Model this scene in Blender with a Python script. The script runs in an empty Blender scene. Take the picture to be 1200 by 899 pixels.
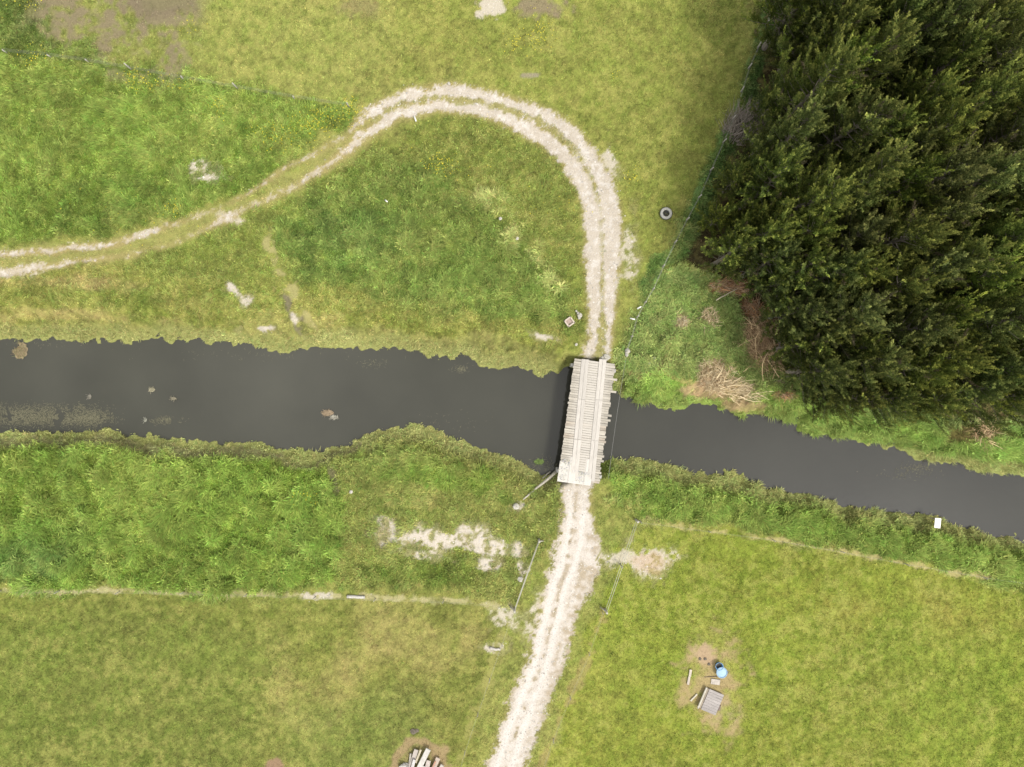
import bpy, math, random
import numpy as np
from mathutils import Vector

# ------------------------------------------------------------ camera, sky, sun
K = 0.07                      # metres on the ground per photo pixel
H = 58.3333                   # flying height
sc = bpy.context.scene
cam_d = bpy.data.cameras.new('camera'); cam = bpy.data.objects.new('camera', cam_d)
sc.collection.objects.link(cam); sc.camera = cam
cam.location = (0, 0, H); cam.rotation_euler = (0, 0, 0)
cam_d.sensor_width = 36; cam_d.lens = 25.0
cam_d.clip_start = 0.5; cam_d.clip_end = 3000

SUN_EL = math.radians(60); SUN_AZ = math.radians(-38)      # azimuth measured from +x
w = bpy.data.worlds.new('World'); sc.world = w; w.use_nodes = True
nt = w.node_tree; nt.nodes.clear()
sky = nt.nodes.new('ShaderNodeTexSky'); sky.sky_type = 'NISHITA'; sky.sun_disc = False
sky.sun_elevation = SUN_EL; sky.sun_rotation = math.radians(90) - SUN_AZ
sky.dust_density = 3.0; sky.air_density = 1.0
hs = nt.nodes.new('ShaderNodeHueSaturation'); hs.inputs['Saturation'].default_value = 0.30
nt.links.new(sky.outputs[0], hs.inputs['Color'])
tc = nt.nodes.new('ShaderNodeTexCoord')
cn = nt.nodes.new('ShaderNodeTexNoise'); cn.inputs['Scale'].default_value = 2.2; cn.inputs['Detail'].default_value = 4
nt.links.new(tc.outputs['Generated'], cn.inputs['Vector'])
cr = nt.nodes.new('ShaderNodeValToRGB')
cr.color_ramp.elements[0].position = 0.42; cr.color_ramp.elements[0].color = (0, 0, 0, 1)
cr.color_ramp.elements[1].position = 0.66; cr.color_ramp.elements[1].color = (0.6, 0.6, 0.6, 1)
nt.links.new(cn.outputs['Fac'], cr.inputs['Fac'])
mx = nt.nodes.new('ShaderNodeMixRGB'); mx.inputs['Color2'].default_value = (12, 11.6, 11.0, 1)
nt.links.new(cr.outputs['Color'], mx.inputs['Fac']); nt.links.new(hs.outputs['Color'], mx.inputs['Color1'])
bg = nt.nodes.new('ShaderNodeBackground'); bg.inputs['Strength'].default_value = 0.118
nt.links.new(mx.outputs['Color'], bg.inputs['Color'])
wo = nt.nodes.new('ShaderNodeOutputWorld'); nt.links.new(bg.outputs[0], wo.inputs[0])

sd = bpy.data.lights.new('sun', 'SUN'); sun = bpy.data.objects.new('sun', sd); sc.collection.objects.link(sun)
sd.energy = 1.55; sd.angle = math.radians(9); sd.color = (1.0, 0.955, 0.88)
sv = Vector((math.cos(SUN_EL)*math.cos(SUN_AZ), math.cos(SUN_EL)*math.sin(SUN_AZ), math.sin(SUN_EL)))
sun.rotation_euler = sv.to_track_quat('Z', 'Y').to_euler()
sc.view_settings.view_transform = 'Standard'; sc.view_settings.look = 'None'
sc.view_settings.exposure = 1.22; sc.view_settings.gamma = 1.0
sc.render.engine = 'CYCLES'
sc.cycles.max_bounces = 5; sc.cycles.diffuse_bounces = 3; sc.cycles.glossy_bounces = 2
sc.cycles.transmission_bounces = 3; sc.cycles.transparent_max_bounces = 4

WATER_Z = -2.0
rng = np.random.default_rng(7); random.seed(7)

# ------------------------------------------------------------ numeric helpers
def P(px, py, z=0.0):
    """point at height z that the photo shows at pixel px, py"""
    f = (H - z) / H
    return ((px - 600) * K * f, (449.5 - py) * K * f, z)

def lin(c):
    c = np.asarray(c, float) / 255.0
    return np.where(c <= 0.04045, c / 12.92, ((c + 0.055) / 1.055) ** 2.4)
EXPO = 2.35                    # sunlit surface value over base colour
def alb(r, g, b): return lin((r, g, b)) / EXPO

def hash2(ix, iy, seed):
    h = (ix.astype(np.int64) * 374761393 + iy.astype(np.int64) * 668265263 + seed * 1442695041) & 0xffffffff
    h = ((h ^ (h >> 13)) * 1274126177) & 0xffffffff
    h = (h ^ (h >> 16)) & 0xffff
    return h / 65535.0
def vnoise(x, y, seed):
    ix = np.floor(x); iy = np.floor(y); fx = x - ix; fy = y - iy
    fx = fx * fx * (3 - 2 * fx); fy = fy * fy * (3 - 2 * fy)
    a = hash2(ix, iy, seed); b = hash2(ix + 1, iy, seed); c = hash2(ix, iy + 1, seed); d = hash2(ix + 1, iy + 1, seed)
    return (a * (1 - fx) + b * fx) * (1 - fy) + (c * (1 - fx) + d * fx) * fy
def fbm(x, y, size, seed, octs=4, gain=0.55):
    """-1..1, largest features `size` metres"""
    s = 0; amp = 1; tot = 0; f = 1.0 / size
    for i in range(octs):
        ca, sa = math.cos(i * 1.1 + .3), math.sin(i * 1.1 + .3)
        s = s + amp * (vnoise((x * ca - y * sa) * f + 17.3 * i, (x * sa + y * ca) * f - 9.1 * i, seed + i * 31) * 2 - 1)
        tot += amp; amp *= gain; f *= 2.03
    return s / tot * 1.6
def sstep(a, b, x):
    t = np.clip((x - a) / (b - a), 0, 1); return t * t * (3 - 2 * t)
def polyline(px, py, pts):
    """distance to a polyline and the interpolated extra columns at the nearest place"""
    pts = np.asarray(pts, float); best = np.full(px.shape, 1e9); ex = [np.zeros(px.shape) for _ in range(pts.shape[1] - 2)]
    for a, b in zip(pts[:-1], pts[1:]):
        dx, dy = b[0] - a[0], b[1] - a[1]
        t = np.clip(((px - a[0]) * dx + (py - a[1]) * dy) / (dx * dx + dy * dy + 1e-9), 0, 1)
        d = np.hypot(px - a[0] - t * dx, py - a[1] - t * dy); m = d < best
        best = np.where(m, d, best)
        for i in range(len(ex)): ex[i] = np.where(m, a[2 + i] + t * (b[2 + i] - a[2 + i]), ex[i])
    return [best] + ex
def sdf(px, py, poly):
    """signed distance, positive inside"""
    d = polyline(px, py, list(poly) + [poly[0]])[0]
    ins = np.zeros(px.shape, bool); n = len(poly)
    for i in range(n):
        x1, y1 = poly[i]; x2, y2 = poly[(i + 1) % n]
        if y1 == y2: continue
        c = ((y1 > py) != (y2 > py)) & (px < (x2 - x1) * (py - y1) / (y2 - y1) + x1)
        ins ^= c
    return np.where(ins, d, -d)

# ------------------------------------------------------------ map of the place (photo pixels on the ground)
NORTH = [(-3000, 385), (-100, 393), (0, 395), (60, 394), (100, 397), (143, 400), (200, 398), (240, 399), (300, 405), (345, 410), (400, 402),
         (443, 407), (483, 408), (517, 416), (540, 415), (567, 427), (600, 428), (633, 434), (653, 434), (664, 427), (678, 431), (704, 436), (716, 450), (724, 464),
         (735, 469), (760, 476), (800, 478), (820, 473), (863, 485), (900, 483), (927, 497), (957, 507), (987, 515), (1027, 522),
         (1060, 530), (1073, 537), (1133, 546), (1200, 559), (1300, 580), (4000, 900)]
SOUTH = [(-3000, 520), (-100, 510), (0, 510), (43, 507), (100, 505), (150, 508), (173, 515), (217, 517), (267, 520), (320, 523), (350, 532),
         (370, 533), (400, 523), (443, 507), (483, 497), (510, 502), (533, 517), (567, 527), (587, 533), (613, 547), (640, 558),
         (655, 551), (685, 546), (704, 543), (720, 536), (753, 538), (777, 545), (800, 550), (833, 555), (860, 558), (887, 570), (917, 574),
         (957, 583), (977, 590), (1017, 598), (1033, 600), (1087, 608), (1107, 613), (1127, 620), (1160, 626), (1187, 628),
         (1200, 633), (1300, 652), (4000, 1000)]
RIVER = [P(a, b, WATER_Z)[:2] for a, b in NORTH] + [P(a, b, WATER_Z)[:2] for a, b in SOUTH[::-1]]

#            x    y   half width  strength
RUT_OUT = [(-60, 330, 5, .8), (0, 321, 5, 1.0), (35, 316, 5, 1.0), (80, 310, 2.5, .75), (117, 305, 2.5, .65), (160, 298, 3, .4), (200, 287, 3, .25), (240, 268, 3, .35), (268, 255, 6, .8), (290, 245, 4, .3),
           (330, 226, 4, .45), (360, 209, 4, .7), (385, 194, 4, .8), (400, 181, 4.5, .8), (420, 165, 5, .9), (440, 148, 5, .9), (467, 133, 6, 1), (510, 123, 6, 1), (550, 127, 6.5, 1),
           (587, 134, 8, 1), (617, 149, 9, 1.1), (640, 165, 9, 1.1), (667, 188, 9, 1.2), (685, 215, 9, 1.2), (694, 250, 9, 1.2), (698, 283, 9.5, 1.2), (696, 310, 9, 1.2), (696, 335, 8, 1.2),
           (698, 367, 6, 1.1), (695, 397, 4.5, 1.1), (691, 420, 4.5, 1.2)]
RUT_IN = [(-60, 306, 3, .7), (7, 298, 3.5, .9), (67, 295, 4, .95), (133, 287, 4, .8), (200, 264, 3, .6), (263, 243, 2, .2), (290, 226, 2.5, .5), (312, 212, 2.5, .65), (337, 195, 2.5, .6),
          (375, 178, 3, .35), (405, 160, 3, .4), (425, 140, 4, .85), (450, 125, 6, 1), (483, 111, 6.5, 1), (527, 106, 6, 1), (565, 113, 6, 1), (600, 121, 7, 1), (640, 137, 8, 1.1),
          (668, 157, 9, 1.15), (690, 183, 9, 1.2), (706, 213, 9, 1.2), (714, 250, 10, 1.2), (717, 283, 10, 1.2), (716, 310, 9, 1.2), (715, 333, 8, 1.1), (713, 367, 6, 1.1), (711, 397, 4.5, 1.1), (708, 419, 4.5, 1.2)]
TRACK_S = [(676, 556, 16, 1.2), (674, 600, 15, 1.2), (676, 632, 24, 1.2), (674, 665, 27, 1.2), (658, 705, 21, 1.2), (641, 765, 19, 1.2), (617, 833, 19, 1.2), (593, 899, 19, 1.2), (560, 1000, 19, 1.2)]

def fields(X, Y):
    px = 600 + X / K; py = 449.5 - Y / K
    n_big = fbm(X, Y, 14, 1, 4); n_mid = fbm(X, Y, 4.5, 11, 4); n_sm = fbm(X, Y, 1.3, 21, 3); n_f = fbm(X, Y, 0.42, 31, 2)
    n_w = hash2(np.round(X / .115), np.round(Y / .115), 5) * 2 - 1
    wx = fbm(X, Y, 3.0, 41, 5) * 16 + n_f * 4; wy = fbm(X, Y, 3.0, 51, 5) * 16 + n_w * 3
    qx = px + wx; qy = py + wy
    col = np.empty(px.shape + (3,)); col[:] = alb(155, 165, 88)
    vh = np.full(px.shape, 0.09); dens = np.ones(px.shape); broad = np.zeros(px.shape); clump = np.full(px.shape, 0.35)
    def lay(m, c, h=None, b=None, d=None, cl=None):
        m = np.clip(m, 0, 1); mm = m[..., None]
        col[:] = col * (1 - mm) + np.asarray(c) * mm
        for arr, v in ((vh, h), (broad, b), (dens, d), (clump, cl)):
            if v is not None: arr[:] = arr * (1 - m) + v * m
    def zone(poly, soft=8): return sstep(-soft, soft, sdf(qx, qy, poly))
    def blob(cx, cy, rx, ry, soft=.5, rot=0, wob=.6):
        c, s = math.cos(rot), math.sin(rot); u = ((px - cx) * c + (py - cy) * s) / rx; v = (-(px - cx) * s + (py - cy) * c) / ry
        r = np.sqrt(u * u + v * v) + n_mid * .35 * wob + n_sm * .7 * wob + n_f * .35 * wob
        return 1 - sstep(1 - soft, 1 + soft * .4, r)
    spots = sstep(-.25, .55, n_sm + .6 * n_f)
    # meadow right of the loop, yellower
    lay(zone([(470, -60), (900, -60), (842, 180), (760, 340), (730, 400), (712, 230), (640, 150), (540, 100), (460, 90)], 25) * .75, alb(153, 163, 82))
    # upper-left field, lush
    lay(zone([(-80, -80), (60, 40), (240, 92), (420, 124), (420, 150), (330, 196), (205, 258), (60, 288), (-80, 295)], 6), alb(137, 162, 70), .3, .35, 1, .8)
    lay(zone([(60, 215), (200, 190), (290, 200), (200, 255), (80, 285), (40, 270)], 16) * .6, alb(113, 139, 58), .35, .5, 1, .9)
    lay(zone([(-80, -80), (45, -80), (60, 20), (30, 60), (-80, 50)], 14) * .85, alb(103, 127, 58), .35, .5)
    # inside the loop: rank broad-leaved weeds
    lay(zone([(130, 318), (330, 232), (430, 172), (500, 138), (580, 142), (640, 182), (676, 225), (686, 330), (682, 408), (640, 395), (450, 380), (330, 370), (200, 345)], 8),
        alb(140, 155, 74), .2, .4, 1, .7)
    lay(zone([(330, 250), (440, 178), (520, 190), (560, 235), (610, 290), (668, 350), (660, 395), (560, 385), (420, 372), (340, 330)], 12) * .9, alb(126, 150, 68), .42, .8, 1, 1.0)
    lay(blob(405, 275, 75, 45, .6) * .6, alb(112, 140, 68), .45, .9, 1, 1.0)
    lay(blob(545, 330, 80, 40, .6) * .45, alb(114, 144, 62), .45, .9, 1, 1.0)
    lay(zone([(560, 215), (600, 255), (640, 310), (664, 345), (655, 355), (620, 315), (580, 270), (548, 228)], 5) * .85 * spots, alb(168, 180, 106), .6, .9)
    # north bank, drier
    lay(zone([(-80, 320), (120, 318), (330, 335), (450, 352), (640, 372), (668, 400), (650, 440), (-80, 440)], 7) * .8, alb(151, 160, 78), .22, .2, 1, .6)
    lay(sstep(-.2, .6, fbm(X * .45, Y * 1.7, 2.2, 71, 4)) * zone([(-80, 325), (300, 335), (400, 365), (380, 395), (-80, 395)], 10) * .7, alb(186, 176, 116), .15, 0, .8, .4)
    lay(blob(175, 345, 150, 26, .6) * .4 * sstep(0, .6, n_mid), alb(120, 150, 58), .3, .4)
    lay(zone([(-80, 378), (200, 380), (400, 378), (560, 392), (655, 400), (668, 440), (-80, 440)], 5) * .75, alb(157, 161, 96), .12, .2, 1, .5)
    # bank right of the track and below the forest
    lay(zone([(765, 320), (830, 320), (1300, 300), (1300, 600), (720, 500), (722, 430), (738, 380)], 8), alb(138, 160, 88), .35, .8, 1, 1.0)
    lay(zone([(722, 440), (780, 440), (870, 462), (960, 460), (1060, 490), (1300, 510), (1300, 640), (722, 500)], 8), alb(137, 169, 77), .4, .25, 1, 1.0)
    lay(polyline(qx, qy, [(738, 425), (760, 436), (790, 446), (815, 450), (850, 460), (880, 472)])[0].__le__(3.5) * .7, alb(188, 176, 118), .1, 0, .5)
    for cx, cy, rx, ry in ((797, 377, 11, 8), (828, 372, 9, 12), (835, 442, 18, 22), (850, 455, 38, 12), (818, 455, 18, 9), (880, 478, 22, 6)):
        lay(blob(cx, cy, rx, ry, .35, 0, .9) * .85, alb(192, 168, 130), .1, 0, .35)
    # forest floor
    lay(zone([(905, -80), (1400, -80), (1400, 500), (1190, 490), (1040, 470), (950, 450), (905, 430), (880, 380), (850, 340), (800, 300), (812, 250), (845, 185), (875, 120)], 7),
        alb(84, 76, 50), .2, .5, .25, .6)
    lay(zone([(905, -20), (925, -20), (893, 130), (860, 200), (800, 300), (760, 345), (758, 325), (800, 245), (850, 150), (880, 80)], 4) * .8, alb(92, 128, 62), .3, .8, 1, .9)
    lay(blob(858, 337, 28, 9, .4) * .9, alb(160, 116, 82), .05, 0, .3); lay(blob(888, 365, 22, 10, .4, .5) * .85, alb(158, 118, 84), .05, 0, .3)
    lay(blob(895, 405, 20, 34, .4, -.35) * .9, alb(168, 136, 100), .05, 0, .3); lay(blob(990, 462, 14, 7, .4), alb(150, 118, 80), .05, 0, .4)
    lay(blob(922, 463, 12, 6, .4), alb(150, 120, 92), .05, 0, .4); lay(blob(1150, 505, 38, 12, .4) * .8, alb(112, 96, 62), .1, 0, .5)
    lay(blob(872, 150, 24, 20, .4) * .9, alb(120, 108, 84), .05, 0, .3)
    # south side
    sf = zone([(-80, 500), (200, 510), (380, 535), (392, 575), (402, 630), (398, 676), (370, 690), (-80, 690)], 5)
    lay(sf, alb(134, 163, 66), .5, .6, 1, 1.0)
    lay(sf * sstep(.1, .7, n_mid) * .45, alb(116, 148, 64), .5, .8)
    lay(blob(30, 655, 60, 30, .6) * .4, alb(112, 148, 88), .5, .6)
    lay(zone([(380, 530), (420, 515), (480, 500), (540, 520), (655, 560), (660, 600), (600, 700), (400, 690), (405, 620), (385, 560)], 6), alb(143, 156, 78), .3, .5, 1, .85)
    lay(blob(520, 560, 90, 18, .5, .15) * .7, alb(124, 158, 58), .4, .3); lay(blob(440, 535, 50, 18, .6) * .7, alb(146, 164, 84), .3, .2)
    lay(blob(480, 585, 60, 16, .6) * spots * .6, alb(172, 172, 104), .3, .6); lay(blob(490, 672, 110, 14, .6) * .7, alb(117, 140, 56), .35, .8)
    lay(zone([(700, 530), (770, 535), (900, 566), (1040, 596), (1200, 630), (1300, 650), (1300, 700), (1170, 678), (1000, 645), (860, 622), (750, 606), (700, 590)], 5),
        alb(134, 160, 70), .38, .6, 1, .9)
    lay(blob(735, 590, 40, 18, .6) * spots * .5, alb(176, 170, 112), .2, .4)
    # grazed fields
    lay(zone([(-80, 694), (400, 699), (600, 708), (585, 770), (545, 899), (530, 1000), (-80, 1000)], 3), alb(141, 151, 76), .08, 0, 1, .3)
    lay(zone([(-80, 740), (120, 720), (320, 730), (330, 850), (250, 1000), (-80, 1000)], 25) * .55, alb(127, 143, 70), .1, 0, 1, .3)
    lay(zone([(310, 700), (480, 702), (570, 730), (540, 800), (430, 780), (380, 860), (330, 850)], 14) * sstep(-.5, .5, n_mid) * .6, alb(174, 169, 105), .06, 0, .8, .3)
    lay(zone([(330, 820), (420, 822), (500, 800), (500, 880), (430, 1000), (330, 1000)], 15) * .4, alb(129, 150, 76))
    lay(zone([(720, 640), (760, 612), (1000, 652), (1300, 702), (1300, 1000), (600, 1000), (650, 860), (700, 730)], 6), alb(150, 164, 70), .1, 0, 1, .35)
    lay(blob(1080, 810, 150, 110, .7) * .4, alb(133, 156, 65)); lay(blob(1060, 720, 150, 30, .7, .1) * .45 * sstep(-.4, .6, n_mid), alb(170, 160, 86))
    lay(blob(700, 800, 60, 90, .7) * .35, alb(162, 168, 84))
    # broad tonal drift and clumpiness of the sward itself
    v = 1 + .06 * n_big + .05 * n_mid + .07 * n_sm + .20 * n_f + .20 * n_w
    tall = sstep(.15, .4, vh)
    v = v * (1 + tall * (.22 * fbm(X, Y, .9, 81, 3)))
    col *= np.clip(v, .45, 1.8)[..., None]
    warm = np.clip(fbm(X, Y, 9, 91, 4) * .5 + fbm(X, Y, .6, 95, 3) * .8, -1.1, 1.3)
    col[..., 0] *= 1 + .13 * warm; col[..., 1] *= 1 + .04 * warm; col[..., 2] *= 1 + .18 * warm
    ddry = sstep(.0, .9, fbm(X * .8, Y * 1.1, 3.2, 97, 5) * .8 + .6 * n_sm + .8 * n_f) * (1 - tall * .55) * .38
    lay(ddry, alb(178, 177, 104))
    col *= np.array([1.06, 1.0, .95])
    # fence lines: pale dead grass, then worn lines
    def line(pts, wd, c, a, thr=.0):
        d = polyline(px + wx * .12, py + wy * .12, pts)[0]
        lay((1 - sstep(wd * .4, wd * 1.3, d + n_sm * wd * 1.2 + n_f * wd * .8)) * a * sstep(thr - .6, thr + .3, n_mid * .5 + n_sm * .8 + .15), c, .05, 0, .35)
    line([(-80, 692), (0, 692), (130, 693), (300, 696), (420, 700), (520, 704), (600, 709)], 2.8, alb(204, 196, 142), .9, -.4)
    line([(750, 610), (830, 622), (930, 636), (1020, 652), (1100, 668), (1160, 676)], 2.6, alb(204, 192, 130), .9, -.4)
    line([(602, 712), (585, 760), (560, 830), (535, 899), (520, 950)], 5, alb(176, 172, 100), .8, -.3)
    line([(708, 716), (690, 770), (660, 830), (640, 880), (630, 950)], 4.5, alb(190, 170, 112), .55, -.3)
    line([(0, 60), (60, 66), (150, 82), (280, 106), (410, 130)], 2.5, alb(92, 112, 52), .7, -.1)
    line([(311, 285), (318, 305), (332, 332), (350, 352), (368, 380)], 5.5, alb(190, 182, 122), .85, -1.3)
    line([(552, 222), (575, 252), (600, 284), (622, 310), (645, 338), (664, 358)], 1.8, alb(92, 112, 50), .8, -.9)
    line([(318, 270), (314, 290), (322, 315), (345, 345)], 3, alb(186, 180, 118), .5, -.8)
    line([(335, 352), (342, 372), (346, 392)], 4, alb(140, 132, 106), .9, -.8)
    line([(378, 540), (388, 560), (396, 580)], 5, alb(140, 128, 100), .7, -.4)
    line([(900, 0), (892, 30), (880, 62), (868, 110), (850, 152), (830, 200), (805, 250), (782, 300), (762, 345)], 2.0, alb(138, 172, 100), .7, -.4)
    line([(788, 398), (783, 415), (772, 432), (760, 438)], 3, alb(180, 160, 110), .6, -.2)
    # bare ground
    soil = zone([(40, 15), (75, -60), (240, -60), (236, 20), (218, 50), (208, 88), (150, 78), (110, 68), (58, 52)], 20) * sstep(-.9, .3, n_sm + .9 * n_mid + .6 * n_f)
    lay(soil * .9, alb(151, 137, 110), .08, .2, .15, .6); lay(soil * sstep(.2, .8, n_mid) * .6, alb(160, 164, 98), .12, .2, .6)
    lay(zone([(120, -60), (235, -60), (225, 14), (150, 26)], 6) * .6, alb(134, 119, 100), .03, 0, .05)
    lay(blob(425, 8, 35, 14, .6) * .6, alb(168, 152, 108), .05, 0, .4)
    lay(blob(630, 4, 34, 15, .4) * .85, alb(160, 144, 118), .03, 0, .3); lay(blob(620, 89, 10, 4, .5) * .8, alb(178, 166, 144), .03, 0, .3)
    lay(blob(576, 8, 15, 14, .3, 0, .8), alb(222, 212, 190), 0, 0, .05)
    white = alb(232, 221, 204)
    for cx, cy, rx, ry, rt, a in ((235, 198, 17, 12, .4, .65), (503, 630, 44, 10, .12, 1), (462, 628, 18, 16, .5, .8), (560, 636, 34, 12, .3, .9), (572, 663, 18, 8, .4, .9), (606, 645, 7, 12, .1, .8),
                                  (610, 668, 8, 13, -.1, .9), (452, 612, 14, 6, .3, .7), (495, 650, 14, 5, 0, .8), (272, 337, 14, 7, .75, .95), (290, 352, 8, 9, .8, .7), (305, 384, 17, 4, -.1, .9), (343, 372, 4, 9, -.2, .6),
                                  (735, 300, 9, 34, 0, .55), (716, 192, 8, 18, -.4, .6), (612, 592, 9, 7, 0, .6), (635, 394, 13, 4, .2, .8), (590, 722, 12, 14, .5, .6), (577, 760, 9, 5, 0, .7),
                                  (735, 655, 26, 10, .1, .55), (758, 656, 22, 14, -.2, .7), (372, 698, 16, 4, 0, .6), (630, 718, 8, 22, .3, .6), (34, 317, 16, 6, -.1, .8), (268, 254, 14, 6, .2, .8)):
        m = blob(cx, cy, rx * 1.35, ry * 1.35, .5, rt, 1.0)
        m2 = sstep(.22, .60, m * .85 + .85 * n_sm + .75 * n_f + .12 * n_w)
        m2 = sstep(.50 - .36 * a, 1.1 - .36 * a, m * .8 + .85 * n_sm * .8 + .7 * n_f + .25 * n_w)
        lay(sstep(0, .9, m) * .65 * a * (.6 + .8 * (n_f > 0)), alb(192, 184, 136), .06, 0, .5); lay(m2 * sstep(.05, .35, m) * (.45 + .55 * a), white, 0, 0, .1)
    lay(blob(758, 656, 26, 14, .5) * .5, alb(208, 176, 140), .03, 0, .3)
    # barrel yard, timber heap, small dark holes
    lay(blob(832, 802, 36, 54, .5, 0, .6) * .95, alb(193, 172, 124), .03, 0, .25); lay(blob(827, 765, 16, 14, .5, 0, .6) * .8, alb(206, 178, 146), 0, 0, .1)
    lay(blob(845, 830, 20, 16, .5) * .5, alb(200, 178, 144), .03, 0, .2)
    dd = np.hypot(px - 494, (py - 897))
    lay((1 - sstep(3, 9, np.abs(dd + n_mid * 7 + n_sm * 7 - 28))) * .8 + (1 - sstep(18, 27, dd + n_sm * 6)) * .45, alb(186, 160, 122), .04, 0, .25)
    lay(blob(320, 897, 14, 7, .4), alb(170, 142, 112), .03, 0, .2)
    # tracks
    sp = .5 * n_sm + .9 * n_f + .35 * n_mid + .6 * n_w
    g_all = np.zeros(px.shape); wear = np.zeros(px.shape)
    for L in (RUT_OUT, RUT_IN, TRACK_S):
        d, hw, s = polyline(px + wx * .16, py + wy * .16, L)
        lf = sstep(370, 450, px); hw = hw * (.68 + .32 * lf)
        g = sstep(-.65, .55, (hw - d) / 3.6 + sp * (1.0 + .4 * (py > 560)) * (1.2 - s * .30) + (s - 1) * 1.3)
        g_all = np.maximum(g_all, g * np.clip(s * 1.2, 0, 1)); wear = np.maximum(wear, (1 - sstep(hw * .6, hw + 5 + 4 * lf, d)) * np.clip(s + .2, 0, 1))
    oc = polyline(px, py, [(0, 309), (117, 297), (200, 276), (263, 252), (310, 232), (360, 203), (420, 155)])[0]
    lay((1 - sstep(3, 15, oc + n_mid * 10 + n_sm * 8)) * .5, alb(180, 174, 108), .07, 0, .8)
    lay(wear * .8, alb(188, 172, 116), .05, 0, .45)
    lay(g_all, alb(226, 215, 198), 0, 0, .0)
    lay(g_all * sstep(460, 380, px) * .4, alb(206, 190, 150))
    lay(g_all * sstep(-.3, .9, fbm(X, Y, .9, 123, 3)) * .35, alb(196, 183, 160)); lay(g_all * sstep(.15, .8, fbm(X, Y, .35, 133, 2)) * .7, alb(246, 239, 229)); lay(g_all * sstep(.1, 1, n_w + n_f) * .3, alb(200, 188, 168))
    lay(g_all * sstep(560, 620, py) * .6, alb(238, 229, 218))
    ds_ = polyline(px + wx * .22, py, [(676, 556), (674, 600), (671, 632), (664, 665), (652, 705), (636, 765), (614, 833), (590, 899)])[0]
    lay(g_all * sstep(560, 620, py) * np.clip(1 - sstep(1.5, 4.5, ds_) + sstep(11, 18, ds_), 0, 1) * (.28 + .8 * n_f + .6 * n_sm), alb(200, 185, 160))
    lay(g_all * sstep(560, 620, py) * (1 - sstep(1, 4.5, np.abs(ds_ - 7.5))) * .6, alb(248, 242, 233))
    # grass line between the wheels
    mid = polyline(px, py, [(704, 419), (705, 397), (706, 367), (706, 335), (706, 300), (704, 250), (694, 210), (676, 176), (650, 150), (618, 136), (580, 124), (550, 119), (510, 114), (470, 122), (440, 140)])[0]
    mw = np.interp(py, [110, 150, 250, 340, 365, 415], [3.0, 1.2, 1.0, 1.4, 3.0, 4.2])
    lay((1 - sstep(mw * .6, mw + 1.5, mid + n_sm * 3 + n_f * 3)) * np.interp(py, [150, 200, 345, 370], [.85, .4, .45, .95]) * (py < 418), alb(178, 172, 112), .12, .2, .7)
    mid2 = polyline(px, py, [(676, 566), (674, 600), (669, 625), (664, 660), (650, 720), (636, 770), (615, 830), (592, 899)])[0]
    lay((1 - sstep(1, 3.5, mid2 + n_sm * 3 + n_f * 2)) * sstep(-.05, .35, n_sm + n_f * .9) * .8, alb(172, 156, 118), .08, .2, .5)
    # relief
    gz = .10 * n_big + .05 * n_mid + .02 * n_sm - .05 * g_all
    wob = fbm(X, Y, 1.5, 61, 4) * .38 + fbm(X, Y, .5, 65, 2) * .20 + n_f * .10
    nb = sstep(40, 20, np.abs(px - 688) * .9 + 0 * py) * sstep(105, 80, np.abs(py - 493))
    dr = -sdf(X, Y, RIVER)                       # + on land, metres
    drw = dr + wob * (1 - .6 * nb)
    side_n = py < 470 + np.maximum(px - 600, 0) * .12
    bw = np.where(side_n & (px < 720), 2.9 - .9 * sstep(600, 700, px), 2.0); bw = bw * (1 - nb) + 1.1 * nb
    t = sstep(0, 1, drw / bw)
    z = np.where(drw > 0, (WATER_Z + .10) + (gz - WATER_Z - .10) * (t * .92 + .08 * np.clip(drw / bw, 0, 1)), WATER_Z + .10 + np.maximum(drw * .9, -1.1))
    # marshy rim and river bed
    rim = (1 - sstep(.5, 1.5, drw)) * (drw > -.25)
    rimc = np.where(side_n & (px > 735), .25, 1.0) * (1 - .7 * nb)
    lay(rim * rimc * .85, alb(176, 178, 108), .22, .15, .9, .8)
    lay(((1 - sstep(.0, .4, np.abs(drw - .75 + n_sm * .3))) * (~side_n) * (px < 420)) * .6, alb(142, 132, 104), .06, .2, .3)
    lay((1 - sstep(-.3, -.05, drw)) * 1.0, alb(70, 68, 52), 0, 0, 0)
    dens[:] = np.where(drw < .02, 0, dens)
    vh *= (1 - .5 * nb)
    z = z + np.where(drw > .05, 1, 0) * vh * clump * fbm(X, Y, 1.15, 601, 3) * .75
    return dict(col=np.clip(col, .004, .8), z=z, vh=vh, dens=dens, broad=broad, clump=clump, grav=g_all, dr=drw, px=px, py=py, side=side_n)

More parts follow.
